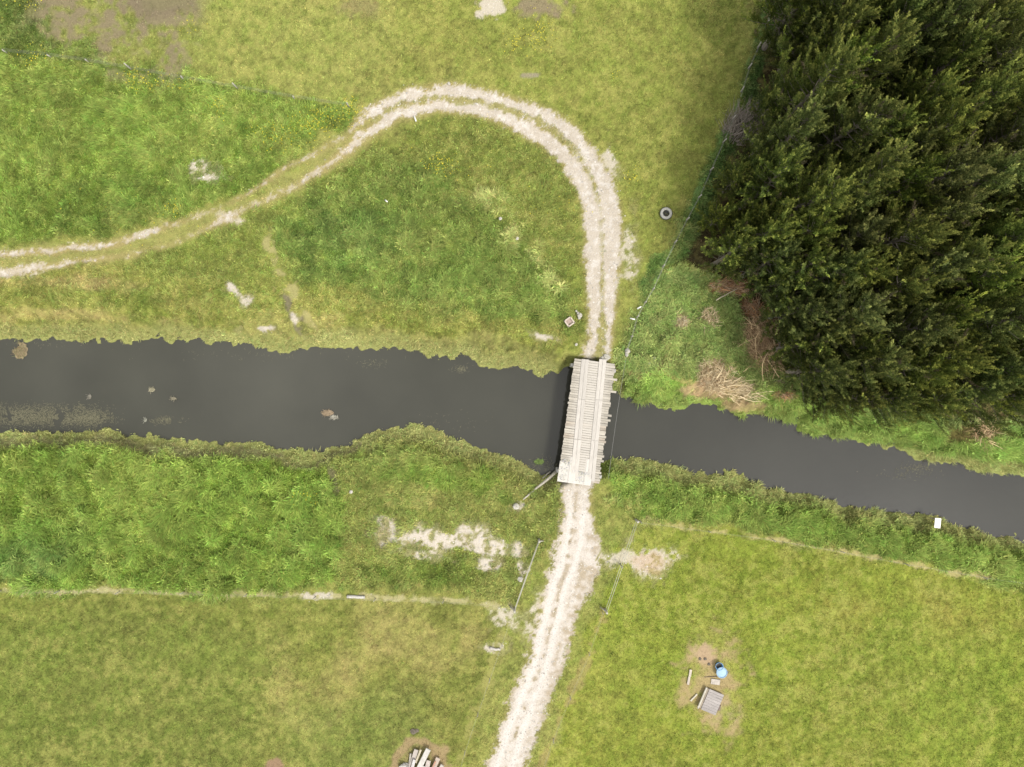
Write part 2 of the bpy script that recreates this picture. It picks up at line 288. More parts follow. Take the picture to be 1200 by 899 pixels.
# ------------------------------------------------------------ mesh / material helpers
def mat(name, col=(.5, .5, .5), rough=.8, attr=False, var=0.0, scale=8.0, bump=0.0, transl=0.0, spec=.3, stretch=None):
    m = bpy.data.materials.new(name); m.use_nodes = True; t = m.node_tree; b = t.nodes['Principled BSDF']
    b.inputs['Roughness'].default_value = rough; b.inputs['Specular IOR Level'].default_value = spec
    src = None
    if attr:
        a = t.nodes.new('ShaderNodeAttribute'); a.attribute_name = 'Col'; src = a.outputs['Color']
    else:
        r = t.nodes.new('ShaderNodeRGB'); r.outputs[0].default_value = (*col, 1); src = r.outputs[0]
    if var or bump:
        tcn = t.nodes.new('ShaderNodeTexCoord'); mp = t.nodes.new('ShaderNodeMapping')
        if stretch: mp.inputs['Scale'].default_value = stretch
        t.links.new(tcn.outputs['Object'], mp.inputs['Vector'])
        n = t.nodes.new('ShaderNodeTexNoise'); n.inputs['Scale'].default_value = scale; n.inputs['Detail'].default_value = 6; n.inputs['Roughness'].default_value = .65
        t.links.new(mp.outputs[0], n.inputs['Vector'])
        if var:
            mr = t.nodes.new('ShaderNodeMapRange'); mr.inputs['From Min'].default_value = .25; mr.inputs['From Max'].default_value = .75
            mr.inputs['To Min'].default_value = 1 - var; mr.inputs['To Max'].default_value = 1 + var
            t.links.new(n.outputs['Fac'], mr.inputs['Value'])
            vm = t.nodes.new('ShaderNodeVectorMath'); vm.operation = 'SCALE'; t.links.new(src, vm.inputs[0]); t.links.new(mr.outputs[0], vm.inputs['Scale'])
            src = vm.outputs[0]
        if bump:
            bp = t.nodes.new('ShaderNodeBump'); bp.inputs['Strength'].default_value = bump; bp.inputs['Distance'].default_value = .05
            t.links.new(n.outputs['Fac'], bp.inputs['Height']); t.links.new(bp.outputs[0], b.inputs['Normal'])
    t.links.new(src, b.inputs['Base Color'])
    if transl:
        tr = t.nodes.new('ShaderNodeBsdfTranslucent'); t.links.new(src, tr.inputs['Color'])
        ms = t.nodes.new('ShaderNodeMixShader'); ms.inputs[0].default_value = transl
        t.links.new(b.outputs[0], ms.inputs[1]); t.links.new(tr.outputs[0], ms.inputs[2])
        t.links.new(ms.outputs[0], t.nodes['Material Output'].inputs['Surface'])
    return m

def np_mesh(name, verts, faces, material, cols=None, smooth=False):
    """faces: (n, k) array with one polygon size"""
    me = bpy.data.meshes.new(name); verts = np.asarray(verts, np.float32); faces = np.asarray(faces, np.int32)
    me.vertices.add(len(verts)); me.vertices.foreach_set('co', verts.ravel())
    k = faces.shape[1]; me.loops.add(faces.size); me.loops.foreach_set('vertex_index', faces.ravel())
    me.polygons.add(len(faces)); me.polygons.foreach_set('loop_start', np.arange(0, faces.size, k, dtype=np.int32))
    me.polygons.foreach_set('loop_total', np.full(len(faces), k, np.int32))
    if smooth: me.polygons.foreach_set('use_smooth', np.ones(len(faces), bool))
    me.update(calc_edges=True)
    if cols is not None:
        a = me.color_attributes.new('Col', 'FLOAT_COLOR', 'POINT'); c = np.ones((len(verts), 4), np.float32); c[:, :3] = cols
        a.data.foreach_set('color', c.ravel())
    me.materials.append(material); return me

def tag(o, label=None, cat=None, group=None, kind=None):
    if label: o['label'] = label
    if cat: o['category'] = cat
    if group: o['group'] = group
    if kind: o['kind'] = kind
    return o
def link(name, me, parent=None, loc=(0, 0, 0), rot=(0, 0, 0)):
    o = bpy.data.objects.new(name, me); sc.collection.objects.link(o); o.parent = parent; o.location = loc; o.rotation_euler = rot
    return o
def empty(name, loc, rz=0, label=None, cat=None, group=None):
    o = link(name, None, None, loc, (0, 0, rz)); o.empty_display_size = .3; return tag(o, label, cat, group)

class MB:
    """collects shapes into one mesh"""
    def __init__(s): s.v = []; s.f = []; s.c = []
    def add(s, vs, fs, c=None):
        o = len(s.v); s.v += [tuple(v) for v in vs]; s.f += [tuple(i + o for i in f) for f in fs]
        s.c += [tuple(c) if c is not None else (1, 1, 1)] * len(vs)
    def box(s, c, d, rz=0, col=None, bev=.012, tilt=0, jit=0):
        hx, hy, hz = d[0] / 2, d[1] / 2, d[2] / 2; b = min(bev, hx * .6, hy * .6, hz * .6); vs = []
        for sz in (-1, 1):
            for sx, sy in ((-1, -1), (1, -1), (1, 1), (-1, 1)):
                vs.append((sx * (hx - b), sy * (hy - b), sz * hz)); 
            for sx, sy in ((-1, -1), (1, -1), (1, 1), (-1, 1)):
                vs.append((sx * hx, sy * hy, sz * (hz - b)))
        # rings: 0-3 bottom inner, 4-7 bottom outer, 8-11 top inner, 12-15 top outer
        fs = [(3, 2, 1, 0), (8, 9, 10, 11)]
        for i in range(4):
            j = (i + 1) % 4; fs += [(i, j, 4 + j, 4 + i), (4 + i, 4 + j, 12 + j, 12 + i), (12 + i, 12 + j, 8 + j, 8 + i)]
        ca, sa = math.cos(rz), math.sin(rz); ct, st = math.cos(tilt), math.sin(tilt); out = []
        for x, y, z in vs:
            x += random.uniform(-jit, jit); y += random.uniform(-jit, jit); z += random.uniform(-jit, jit)
            x, z = x * ct - z * st, x * st + z * ct
            out.append((c[0] + x * ca - y * sa, c[1] + x * sa + y * ca, c[2] + z))
        s.add(out, fs, col)
    def tube(s, pts, r, n=6, col=None, cap=True):
        pts = [Vector(p) for p in pts]; rs = r if isinstance(r, (list, tuple)) else [r] * len(pts); vs = []; fs = []
        for i, p in enumerate(pts):
            d = (pts[min(i + 1, len(pts) - 1)] - pts[max(i - 1, 0)]).normalized()
            u = d.orthogonal().normalized() if i == 0 else (pu - d * pu.dot(d)).normalized(); pu = u; v = d.cross(u)
            for k in range(n):
                a = 2 * math.pi * k / n; vs.append(p + (u * math.cos(a) + v * math.sin(a)) * rs[i])
        for i in range(len(pts) - 1):
            for k in range(n):
                a, b = i * n + k, i * n + (k + 1) % n; fs.append((a, b, b + n, a + n))
        if cap: fs += [tuple(range(n))[::-1], tuple((len(pts) - 1) * n + k for k in range(n))]
        s.add(vs, fs, col)
    def lathe(s, prof, n=24, c=(0, 0, 0), col=None, closed=False):
        vs = []; fs = []; m = len(prof)
        for i in range(n):
            a = 2 * math.pi * i / n
            for r, z in prof: vs.append((c[0] + r * math.cos(a), c[1] + r * math.sin(a), c[2] + z))
        for i in range(n):
            j = (i + 1) % n
            for k in range(m if closed else m - 1):
                l = (k + 1) % m; fs.append((i * m + k, j * m + k, j * m + l, i * m + l))
        s.add(vs, fs, col)
    def rock(s, c, r, col=None, seed=0, flat=.7):
        rr = random.Random(seed); vs = []; fs = []; R, S = 5, 8
        for i in range(R + 1):
            th = math.pi * i / R
            for k in range(S):
                a = 2 * math.pi * k / S + i * .3; q = r * rr.uniform(.78, 1.15)
                vs.append((c[0] + q * math.sin(th) * math.cos(a), c[1] + q * math.sin(th) * math.sin(a), c[2] + q * flat * math.cos(th)))
        for i in range(R):
            for k in range(S):
                a, b = i * S + k, i * S + (k + 1) % S; fs.append((a, a + S, b + S, b))
        s.add(vs, fs, col)
    def build(s, name, m, parent=None, smooth=False, loc=(0, 0, 0), rot=(0, 0, 0)):
        me = bpy.data.meshes.new(name); me.from_pydata(s.v, [], s.f); me.update()
        a = me.color_attributes.new('Col', 'FLOAT_COLOR', 'POINT'); c = np.ones((len(s.v), 4), np.float32); c[:, :3] = s.c; a.data.foreach_set('color', c.ravel())
        if smooth: me.polygons.foreach_set('use_smooth', np.ones(len(me.polygons), bool))
        me.materials.append(m); return link(name, me, parent, loc, rot)

# ------------------------------------------------------------ ground
STEP = 0.115
xs = np.arange(-45, 45.01, STEP); ys = np.arange(-35, 35.01, STEP)
def extend(a):
    o = []; d = .3; p = a[-1]
    while p < 900: p += d; o.append(p); d *= 1.17
    o = np.array(o); return np.concatenate([-(o[::-1]) - (a[-1] + a[0]) * 0 if abs(a[0] + a[-1]) < .2 else a[0] - (o[::-1] - a[-1]), a, o])
xe = extend(xs); ye = extend(ys)
X, Y = np.meshgrid(xe, ye); F = fields(X, Y)
ny, nx = X.shape
idx = np.arange(nx * ny).reshape(ny, nx)
quads = np.stack([idx[:-1, :-1], idx[:-1, 1:], idx[1:, 1:], idx[1:, :-1]], -1).reshape(-1, 4)
gm = mat('ground_earth', attr=True, rough=.95, var=.22, scale=9.0, bump=.5, spec=.1)
gcol = F['col'].reshape(-1, 3)
ground = link('ground', np_mesh('ground', np.stack([X.ravel(), Y.ravel(), F['z'].ravel()], -1), quads, gm, gcol, True))
tag(ground, kind='structure')

# ------------------------------------------------------------ water
wm = bpy.data.materials.new('river_water'); wm.use_nodes = True; t = wm.node_tree; b = t.nodes['Principled BSDF']
b.inputs['Base Color'].default_value = (.031, .030, .024, 1); b.inputs['Roughness'].default_value = .06; b.inputs['IOR'].default_value = 1.33
n = t.nodes.new('ShaderNodeTexNoise'); n.inputs['Scale'].default_value = 3.0; n.inputs['Detail'].default_value = 5
tcn = t.nodes.new('ShaderNodeTexCoord'); t.links.new(tcn.outputs['Object'], n.inputs['Vector'])
bp = t.nodes.new('ShaderNodeBump'); bp.inputs['Strength'].default_value = .12; bp.inputs['Distance'].default_value = .03
t.links.new(n.outputs['Fac'], bp.inputs['Height']); t.links.new(bp.outputs[0], b.inputs['Normal'])
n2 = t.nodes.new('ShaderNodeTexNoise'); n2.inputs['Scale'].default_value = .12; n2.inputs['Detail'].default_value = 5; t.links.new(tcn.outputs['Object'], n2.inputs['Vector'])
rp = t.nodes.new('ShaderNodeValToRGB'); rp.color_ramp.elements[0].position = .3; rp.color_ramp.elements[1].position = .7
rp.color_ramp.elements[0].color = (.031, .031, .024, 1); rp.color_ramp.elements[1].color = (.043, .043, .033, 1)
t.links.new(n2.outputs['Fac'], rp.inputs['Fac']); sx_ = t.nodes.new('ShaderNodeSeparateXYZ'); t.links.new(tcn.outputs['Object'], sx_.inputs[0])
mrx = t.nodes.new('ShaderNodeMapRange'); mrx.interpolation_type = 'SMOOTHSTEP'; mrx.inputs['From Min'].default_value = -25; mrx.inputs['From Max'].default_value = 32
mrx.inputs['To Min'].default_value = 1.0; mrx.inputs['To Max'].default_value = .52; t.links.new(sx_.outputs['X'], mrx.inputs['Value'])  # uneven sky reflection painted into the water colour, darker toward the right
sky_grad = t.nodes.new('ShaderNodeVectorMath'); sky_grad.operation = 'SCALE'; t.links.new(rp.outputs[0], sky_grad.inputs[0]); t.links.new(mrx.outputs[0], sky_grad.inputs['Scale'])
t.links.new(sky_grad.outputs[0], b.inputs['Base Color'])
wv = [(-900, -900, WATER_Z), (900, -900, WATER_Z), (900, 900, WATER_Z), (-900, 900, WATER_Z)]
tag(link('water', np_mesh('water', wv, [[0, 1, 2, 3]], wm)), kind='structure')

# ------------------------------------------------------------ grass, weeds, reeds
def look(x, y):
    i = np.clip(((x - xs[0]) / STEP).astype(int), 0, len(xs) - 1) + (np.searchsorted(xe, xs[0]))
    j = np.clip(((y - ys[0]) / STEP).astype(int), 0, len(ys) - 1) + (np.searchsorted(ye, ys[0]))
    return j, i
AX, AY = 43.5, 33.0
def scatter(n):
    return rng.uniform(-AX, AX, n), rng.uniform(-AY, AY, n)
FOREST = [(1400, -100), (940, -100), (900, 130), (860, 230), (880, 330), (930, 400), (1000, 440), (1200, 470), (1400, 480)]
def blades(x, y, z, L, W, lean, azim, col, kite=True):
    sx, cx = np.sin(azim), np.cos(azim)
    tip = np.stack([x + L * np.sin(lean) * cx, y + L * np.sin(lean) * sx, z + L * np.cos(lean)], -1)
    base = np.stack([x, y, z - .02], -1); side = np.stack([-sx * W / 2, cx * W / 2, 0 * W], -1)
    if not kite:
        v = np.stack([base - side, base + side, tip], 1)
        f = np.arange(len(x) * 3).reshape(-1, 3); return v.reshape(-1, 3), f, np.repeat(col, 3, 0)
    mid = base * .5 + tip * .5; mid[:, 2] += L * .14
    v = np.stack([base, mid + side, tip, mid - side], 1)
    return v.reshape(-1, 3), np.arange(len(x) * 4).reshape(-1, 4), np.repeat(col, 4, 0)

GR = 1.30      # a sward shades itself; its leaves are a little lighter than the turf seen as a whole
leafm = mat('grass_leaf', attr=True, rough=.75, transl=.25, spec=.15)
def tufts(n, nb, cond, Lf, Wf, lean_rng, spread, kite, cvar, name, seed, bias=None, gr=GR, desat=.0):
    x, y = scatter(n); j, i = look(x, y)
    p = cond(F['vh'][j, i], F['broad'][j, i]) * F['dens'][j, i]
    px = 600 + x / K; py = 449.5 - y / K
    keep = (rng.random(n) < p)
    keep &= ~(sdf(px, py, FOREST) > 25)
    keep &= ~((px > 648) & (px < 724) & (py > 420) & (py < 566) & (sdf(px, py, [(671, 418), (724, 424), (706, 566), (650, 566)]) > 0))
    x, y, j, i = x[keep], y[keep], j[keep], i[keep]
    vh = F['vh'][j, i]; cl = F['clump'][j, i]
    cn = np.clip(1 + cl * (fbm(x, y, 1.15, 601, 3) * 1.8), .25, 2.0)
    col0 = F['col'][j, i] * gr; col0 = col0 * (1 - desat) + col0.mean(1, keepdims=True) * desat; z0 = F['z'][j, i]
    col0 = col0 * np.exp(rng.normal(0, cvar, (len(x), 1)))
    hue = rng.normal(0, .10, len(x)); col0[:, 0] *= 1 + hue; col0[:, 2] *= 1 + hue * .6
    x = np.repeat(x, nb); y = np.repeat(y, nb); z = np.repeat(z0, nb); vh = np.repeat(vh * cn, nb); col = np.repeat(col0, nb, 0)
    m = len(x); x = x + rng.normal(0, spread, m); y = y + rng.normal(0, spread, m)
    col = col * np.exp(rng.normal(0, .10, (m, 1)))
    L = Lf(vh) * rng.uniform(.6, 1.25, m); W = Wf * rng.uniform(.7, 1.3, m)
    az = rng.uniform(0, 2 * math.pi, m); lean = rng.uniform(*lean_rng, m)
    if bias is not None: az = bias(x, y) + rng.normal(0, .7, m)
    v, f, c = blades(x, y, z, L, W, lean, az, np.clip(col, .003, .75), kite)
    o = link(name, np_mesh(name, v, f, leafm, c)); print(name, m); return o
is_short = lambda h, b: np.clip(1 - sstep(.14, .26, h), 0, 1)
is_tall = lambda h, b: sstep(.12, .25, h) * (1 - b * .75)
is_broad = lambda h, b: sstep(.12, .25, h) * b
flow = lambda x, y: fbm(x, y, 5, 301, 3) * 2.6 - .6
A = 4 * AX * AY
o = tufts(int(A * 75), 3, is_short, lambda h:   .08 + h * .75, .042, (.45, 1.35), .05, False, .24, 'short_grass', 1, None, 1.60, .04)
tag(o, 'short yellow-green pasture grass covering the grazed fields', 'grass', kind='stuff')
o = tufts(int(A * 60), 5, is_tall, lambda h: .16 + h * .85, .035, (.5, 1.35), .06, True, .17, 'tall_grass', 2, flow, 2.0, .08)
tag(o, 'long lush uncut grass along both river banks', 'grass', kind='stuff')
o = tufts(int(A * 62), 5, is_broad, lambda h: .12 + h * .42, .062, (.7, 1.45), .09, True, .20, 'weeds', 3, None, 2.05, .08)
tag(o, 'rank broad-leaved green weeds on the banks and inside the track loop', 'weeds', kind='stuff')

# yellow wildflowers
fm = mat('flower_petal', (.46, .40, .03), .7, transl=.2)
fx = []; fy = []
for cx, cy, sx, sy, nn in ((322, 160, 14, 9, 60), (366, 148, 12, 12, 70), (393, 138, 12, 8, 50), (412, 128, 8, 8, 30), (514, 192, 10, 7, 45), (632, 38, 9, 12, 60), (603, 50, 6, 6, 20), (162, 95, 10, 8, 50), (40, 68, 14, 8, 35),
                           (742, 207, 6, 6, 22), (30, 6, 14, 5, 25), (205, 245, 8, 8, 25), (225, 32, 7, 6, 15), (200, 100, 22, 6, 30), (256, 125, 8, 7, 20), (530, 200, 20, 10, 16), (1130, 610, 12, 8, 8), (362, 583, 10, 6, 16),
                           (720, 88, 4, 4, 5), (650, 240, 20, 14, 14), (150, 260, 60, 20, 20)):
    nn = int(nn * 1.5); fx.append(rng.normal(cx, sx, nn)); fy.append(rng.normal(cy, sy, nn))
fx = (np.concatenate(fx) - 600) * K; fy = (449.5 - np.concatenate(fy)) * K; j, i = look(fx, fy)
fz = F['z'][j, i] + F['vh'][j, i] * .9 + .12
m_ = len(fx); r_ = rng.uniform(.02, .05, m_); vv = []
for k in range(5):
    a = 2 * math.pi * k / 5 + .3; vv.append(np.stack([fx + r_ * math.cos(a), fy + r_ * math.sin(a), fz + rng.uniform(-.02, .02, m_)], -1))
o = link('wildflowers', np_mesh('wildflowers', np.stack(vv, 1).reshape(-1, 3), np.arange(m_ * 5).reshape(-1, 5), fm))
tag(o, 'small bright yellow wildflowers in drifts through the grass', 'flowers', kind='stuff')

# loose stones on the tracks and chalky patches
stm = mat('limestone', attr=True, rough=.9, var=.15, scale=20)
x, y = scatter(int(A * 30)); j, i = look(x + rng.normal(0, .16, len(x)), y + rng.normal(0, .16, len(x)))
lum = F['col'][j, i].mean(1); pk = np.where(F['grav'][j, i] > .12, .95, np.where(lum > .24, .6, np.where(lum > .19, .06, 0))) * (F['dr'][j, i] > .3)
kk = rng.random(len(x)) < pk; x, y, j, i = x[kk], y[kk], j[kk], i[kk]; m_ = len(x); r_ = rng.uniform(.018, .05, m_) * rng.choice([1, 1, 1, 1.7, 2.2], m_, p=[.3, .3, .25, .12, .03])
z0 = F['z'][j, i]; oc_ = np.array([(1, 0, 0), (0, 1, 0), (-1, 0, 0), (0, -1, 0), (.15, .1, .8)]); V = []
for k in range(5):
    q = rng.uniform(.7, 1.25, (m_, 1)) * r_[:, None]; V.append(np.stack([x, y, z0], -1) + oc_[k] * q)
V = np.stack(V, 1).reshape(-1, 3); B = np.arange(m_)[:, None] * 5
T = np.concatenate([B + np.array([[a, (a + 1) % 4, 4]]) for a in range(4)], 0)
cc = np.repeat(np.array([[.35, .33, .295]]) * rng.uniform(.55, 1.3, (m_, 1)), 5, 0)
tag(link('gravel', np_mesh('gravel', V, T, stm, cc)), 'loose pale limestone gravel strewn over the farm track', 'gravel', kind='stuff')
def gz(x, y):
    j, i = look(np.array([x]), np.array([y])); return float(F['z'][j, i][0])
def G(px, py, dz=0.0):
    """ground point shown at a photo pixel"""
    x, y, _ = P(px, py, 0); return (x, y, gz(x, y) + dz)

# ------------------------------------------------------------ materials
plankm = mat('weathered_plank', attr=True, rough=.85, var=.28, scale=5, bump=.3, stretch=(.5, 5, 5))
boardm = mat('dusty_board', attr=True, rough=.85, var=.18, scale=4, bump=.2, stretch=(4, .5, 4))
woodm = mat('grey_wood', attr=True, rough=.85, var=.3, scale=6, bump=.3)
darkwood = mat('tarred_beam', (.09, .075, .055), .8, var=.3, scale=5)
postm = mat('pale_post', (.29, .275, .23), .85, var=.25, scale=9)
wirem = mat('galvanised_wire', (.20, .20, .17), .6)
pipem = mat('galvanised_pipe', (.28, .27, .22), .6, var=.15, scale=6)
concm = mat('concrete', (.30, .29, .26), .9, var=.25, scale=6, bump=.3)
rockm = mat('pale_rock', (.31, .295, .25), .9, var=.25, scale=8, bump=.4)
twigm = mat('dead_twig', attr=True, rough=.9)
barkm = mat('bark', (.16, .14, .11), .9, var=.3, scale=7, bump=.4, stretch=(3, 3, .5))
tyrem = mat('dusty_rubber', (.27, .265, .235), .85, var=.2, scale=9, bump=.2)
tyred = mat('black_rubber', (.035, .035, .032), .8, var=.2, scale=9)
bluem = mat('blue_plastic', (.07, .17, .30), .45, var=.12, scale=6)
bluel = mat('faded_blue_plastic', (.19, .29, .38), .5, var=.1, scale=6)
whitem = mat('white_board', (.62, .61, .58), .6, var=.06, scale=3)

# ------------------------------------------------------------ timber bridge
DZ = .35
tl, tr_, bl, br = (Vector(P(*p, DZ)) for p in ((674, 421.5), (720.5, 425), (653.5, 562.5), (703, 565.5)))
top_c, bot_c = (tl + tr_) / 2, (bl + br) / 2; ax = top_c - bot_c; BL = ax.length; BA = math.atan2(ax.y, ax.x) - math.pi / 2
cen = (top_c + bot_c) / 2
br_root = empty('timber_bridge', (cen.x, cen.y, 0), BA, 'narrow weathered plank bridge with two pale wheel boards crossing the river', 'bridge')
def to_local(px, py, z=DZ):
    v = Vector(P(px, py, z)) - cen; c, s = math.cos(-BA), math.sin(-BA); return (v.x * c - v.y * s, v.x * s + v.y * c)
N = 50; pitch = BL / N; mb = MB(); stick = {}
for px, py, e in ((721, 446, .34), (718.5, 460, .42), (714.8, 487, .34), (713, 494, .22), (703.5, 540, .16), (716, 472, .12), (709, 512, .1)):
    stick[int((to_local(px, py)[1] + BL / 2) / pitch)] = e
for k in range(N):
    y = -BL / 2 + (k + .5) * pitch; xl = -1.70 + random.gauss(0, .025); xr = 1.66 + random.gauss(0, .045) + stick.get(k, 0)
    if k < 6: xl -= .06
    g = random.uniform(.75, 1.12); col = (.275 * g, .252 * g, .21 * g)
    if random.random() < .12: col = (.26 * g, .225 * g, .18 * g)
    mb.box(((xl + xr) / 2, y, DZ - .035 + random.uniform(-.006, .006)), (xr - xl, pitch - random.uniform(.012, .022), .07), random.gauss(0, .004), col, .01, 0, .004)
deckm = mat('dusty_deck', attr=True, rough=.9, var=.22, scale=5, bump=.3, stretch=(.5, 5, 5)); dn = deckm.node_tree
db = dn.nodes['Principled BSDF']; src_ = db.inputs['Base Color'].links[0].from_socket
dx_ = dn.nodes.new('ShaderNodeTexCoord'); ds = dn.nodes.new('ShaderNodeSeparateXYZ'); dn.links.new(dx_.outputs['Object'], ds.inputs[0])
ma_ = dn.nodes.new('ShaderNodeMath'); ma_.operation = 'ABSOLUTE'; dn.links.new(ds.outputs['X'], ma_.inputs[0])
nn_ = dn.nodes.new('ShaderNodeTexNoise'); nn_.inputs['Scale'].default_value = 2.5; nn_.inputs['Detail'].default_value = 6; dn.links.new(dx_.outputs['Object'], nn_.inputs['Vector'])
mm_ = dn.nodes.new('ShaderNodeMath'); mm_.operation = 'ADD'; dn.links.new(ma_.outputs[0], mm_.inputs[0]); dn.links.new(nn_.outputs['Fac'], mm_.inputs[1])
mr_ = dn.nodes.new('ShaderNodeMapRange'); mr_.inputs['From Min'].default_value = 1.15; mr_.inputs['From Max'].default_value = 1.95; mr_.inputs['To Min'].default_value = .75; mr_.inputs['To Max'].default_value = 0; dn.links.new(mm_.outputs[0], mr_.inputs['Value'])
mi_ = dn.nodes.new('ShaderNodeMixRGB'); mi_.inputs['Color2'].default_value = (.345, .322, .285, 1); dn.links.new(mr_.outputs[0], mi_.inputs['Fac']); dn.links.new(src_, mi_.inputs['Color1']); dn.links.new(mi_.outputs[0], db.inputs['Base Color'])
mb.build('deck', deckm, br_root)
for (tx, ty), (bx, by), wd in (((686, 421), (672.5, 562), .62), ((706.5, 421), (692.5, 564), .60)):
    a = Vector(to_local(tx, ty)); c = Vector(to_local(bx, by)); d = a - c; mb = MB(); m = (a + c) / 2; rz = math.atan2(d.y, d.x) - math.pi / 2
    n = d.normalized()
    for q in (-1, 1):
        L3 = d.length / 3
        for s in range(3):
            cpt = c + n * (L3 * (s + .5)); off = Vector((n.y, -n.x)) * (q * wd / 4)
            g = random.uniform(.92, 1.05)
            mb.box((cpt.x + off.x, cpt.y + off.y, DZ + .028), (wd / 2 - .012, L3 - .015, .055), rz, (.33 * g, .308 * g, .275 * g), .01, 0, .003)
    mb.build('running_board', boardm, br_root)
for x in (-1.45, -.5, .45, 1.35):
    mb = MB(); mb.box((x, 0, DZ - .23), (.22, BL - .1, .30), 0, None, .02); mb.build('beam', darkwood, br_root)
for s in (-1, 1):
    mb = MB()
    for k in range(4): mb.box((0, s * (BL / 2 - .55), DZ - .55 - k * .42), (3.7, .28, .40), 0, None, .03, 0, .01)
    mb.build('abutment', concm, br_root)
# gravel carried on to the south end
mb = MB(); n_g = 26; gx = np.linspace(-1.74, 1.0, n_g); gy = np.linspace(-BL / 2 - .25, -BL / 2 + 1.9, 20)
rows = []
for b_ in gy:
    for a_ in gx:
        e = .5 + .5 * float(fbm(np.array([a_ * 1.0]), np.array([b_]), .5, 77, 3)[0])
        lim = (1.55 if a_ < -.85 else .75 - .3 * max(a_, 0)) ; u = (b_ + BL / 2) / lim
        h = max(0, 1 - max(u, 0) ** 3) * .05 * (.6 + e) - .02
        rows.append((a_, b_, DZ + (.055 if abs(a_ + .62) < .3 or abs(a_ - .66) < .3 else 0) + h + (.0 if b_ > -BL / 2 else -(-BL / 2 - b_) * .5)))
fs = [(r * n_g + c, r * n_g + c + 1, (r + 1) * n_g + c + 1, (r + 1) * n_g + c) for r in range(19) for c in range(n_g - 1)]
fs = [f for f in fs if sum((rows[i][2] - DZ) for i in f) / 4 > -.01 or rows[f[0]][1] < -BL / 2]
mb.add(rows, fs, (.37, .35, .315))
for q in range(260):
    a_ = random.uniform(-1.7, .9); b_ = -BL / 2 + random.uniform(-.1, 1.7 if a_ < -.8 else .8)
    mb.rock((a_, b_, DZ + .04), random.uniform(.02, .05), [random.uniform(.24, .36)] * 2 + [.27], q, .6)
mb.build('gravel_cover', stm, br_root)

# small stones and blocks
def rock(px, py, r, label, group=None, seed=0, dz=.0):
    mb = MB(); mb.rock((0, 0, 0), r, None, seed, .65); o = mb.build('rock', rockm, None, False, G(px, py, r * .4 + dz)); tag(o, label, 'rock', group); return o
rk = 'white rocks in the grass beside the bridge'
for i, (px, py, r, lab, d) in enumerate(((675.2, 364.8, .09, 'smallest white stone, northernmost of the row by the square frame', .2), (677.3, 367.6, .13, 'small white stone second from the north beside the square frame', .2),
        (679.2, 370.2, .2, 'largest white stone of the row by the square frame', .25), (678.4, 373, .13, 'white stone at the south end of the row by the square frame', .2),
        (711, 418.5, .3, 'pale broken stone slab at the north-east corner of the bridge', 0), (706.5, 420, .2, 'pale rock between the wheel ruts where they meet the bridge', 0), (675, 404, .13, 'lone white stone in the grass left of the bridge head', .2),
        (734.7, 411.5, .22, 'white rock at the foot of the bank post east of the bridge', .2), (734, 416, .17, 'lower white rock east of the bridge head, nearest the dark hole', .2),
        (586.5, 257, .14, 'pale stone in the middle of the weedy line inside the loop', .35), (606, 281, .14, 'pale stone on the weedy line nearer the bridge', .35), (653, 189, .13, 'white stone at the inner edge of the track bend', .05),
        (526, 98, .13, 'pale stone on the grass just above the track crest', .05), (609.5, 678, .26, 'heap-like white boulder beside the west rail fence', .05), (605, 593, .3, 'grey rubble lump at the foot of the loose poles', .15),
        (766, 420, .13, 'pale stone in the dry grass east of the bridge', .1), (412, 576, .15, 'grey stone by the marsh on the south bank', .2), (760, 426, .12, 'small pale stone on the dry bank rim east of the bridge', .1))):
    rock(px, py, r, lab, rk if i < 4 else None, i * 7 + 3, d)
# square frame
o = empty('wooden_frame', G(667, 377.5, .12), math.radians(35), 'small square weathered wooden frame in the grass left of the track', 'frame')
for a in range(4):
    mb = MB(); mb.box((0, 0, .1), (.66, .11, .22), 0, (.36, .31, .25), .015)
    an = a * math.pi / 2; mb.build('side_board', woodm, o, False, (.28 * math.sin(an), -.28 * math.cos(an), .1), (0, 0, an))
mb = MB(); mb.box((0, 0, .12), (.5, .5, .05), 0, (.26, .2, .17)); mb.build('bottom_board', woodm, o)

# ------------------------------------------------------------ fences
def fence(name, label, posts, heights, wires=(.35, .6, .85), post_r=.055, cat='fence', white=(), wr=.005, kind='post', pm=postm, wm_=wirem):
    x0, y0, z0 = G(*posts[0]); root = empty(name, (x0, y0, z0), 0, label, cat); pw = []
    for i, (px, py) in enumerate(posts):
        x, y, z = G(px, py); h = heights if not isinstance(heights, (list, tuple)) else heights[i]; pw.append(Vector((x - x0, y - y0, z - z0)))
        mb = MB(); lx, ly = random.gauss(0, .03), random.gauss(0, .03)
        mb.tube([(0, 0, -.3), (lx * .5, ly * .5, h * .5), (lx, ly, h - .02), (lx, ly, h)], [post_r, post_r, post_r * .95, post_r * .6], 8)
        mb.build(kind, pm, root, True, pw[-1])
    mb = MB()
    for hh in wires:
        for a, b_ in zip(pw[:-1], pw[1:]):
            pts = []
            for s in range(5):
                u = s / 4; p = a.lerp(b_, u); p = Vector((p.x, p.y, p.z + hh - .05 * 4 * u * (1 - u))); pts.append(p)
            mb.tube(pts, wr, 4, cap=False)
    mb.build('wire', wm_, root); return root
fence('wire_fence', 'old wire fence with pale posts along the bare soil at upper left', [(8, 62), (60, 67), (104, 73), (153.5, 81), (215, 93), (279, 104.5), (345, 116), (409, 125)], [.55, .5, .5, 1.15, .5, 1.15, .5, 1.0], post_r=.055)
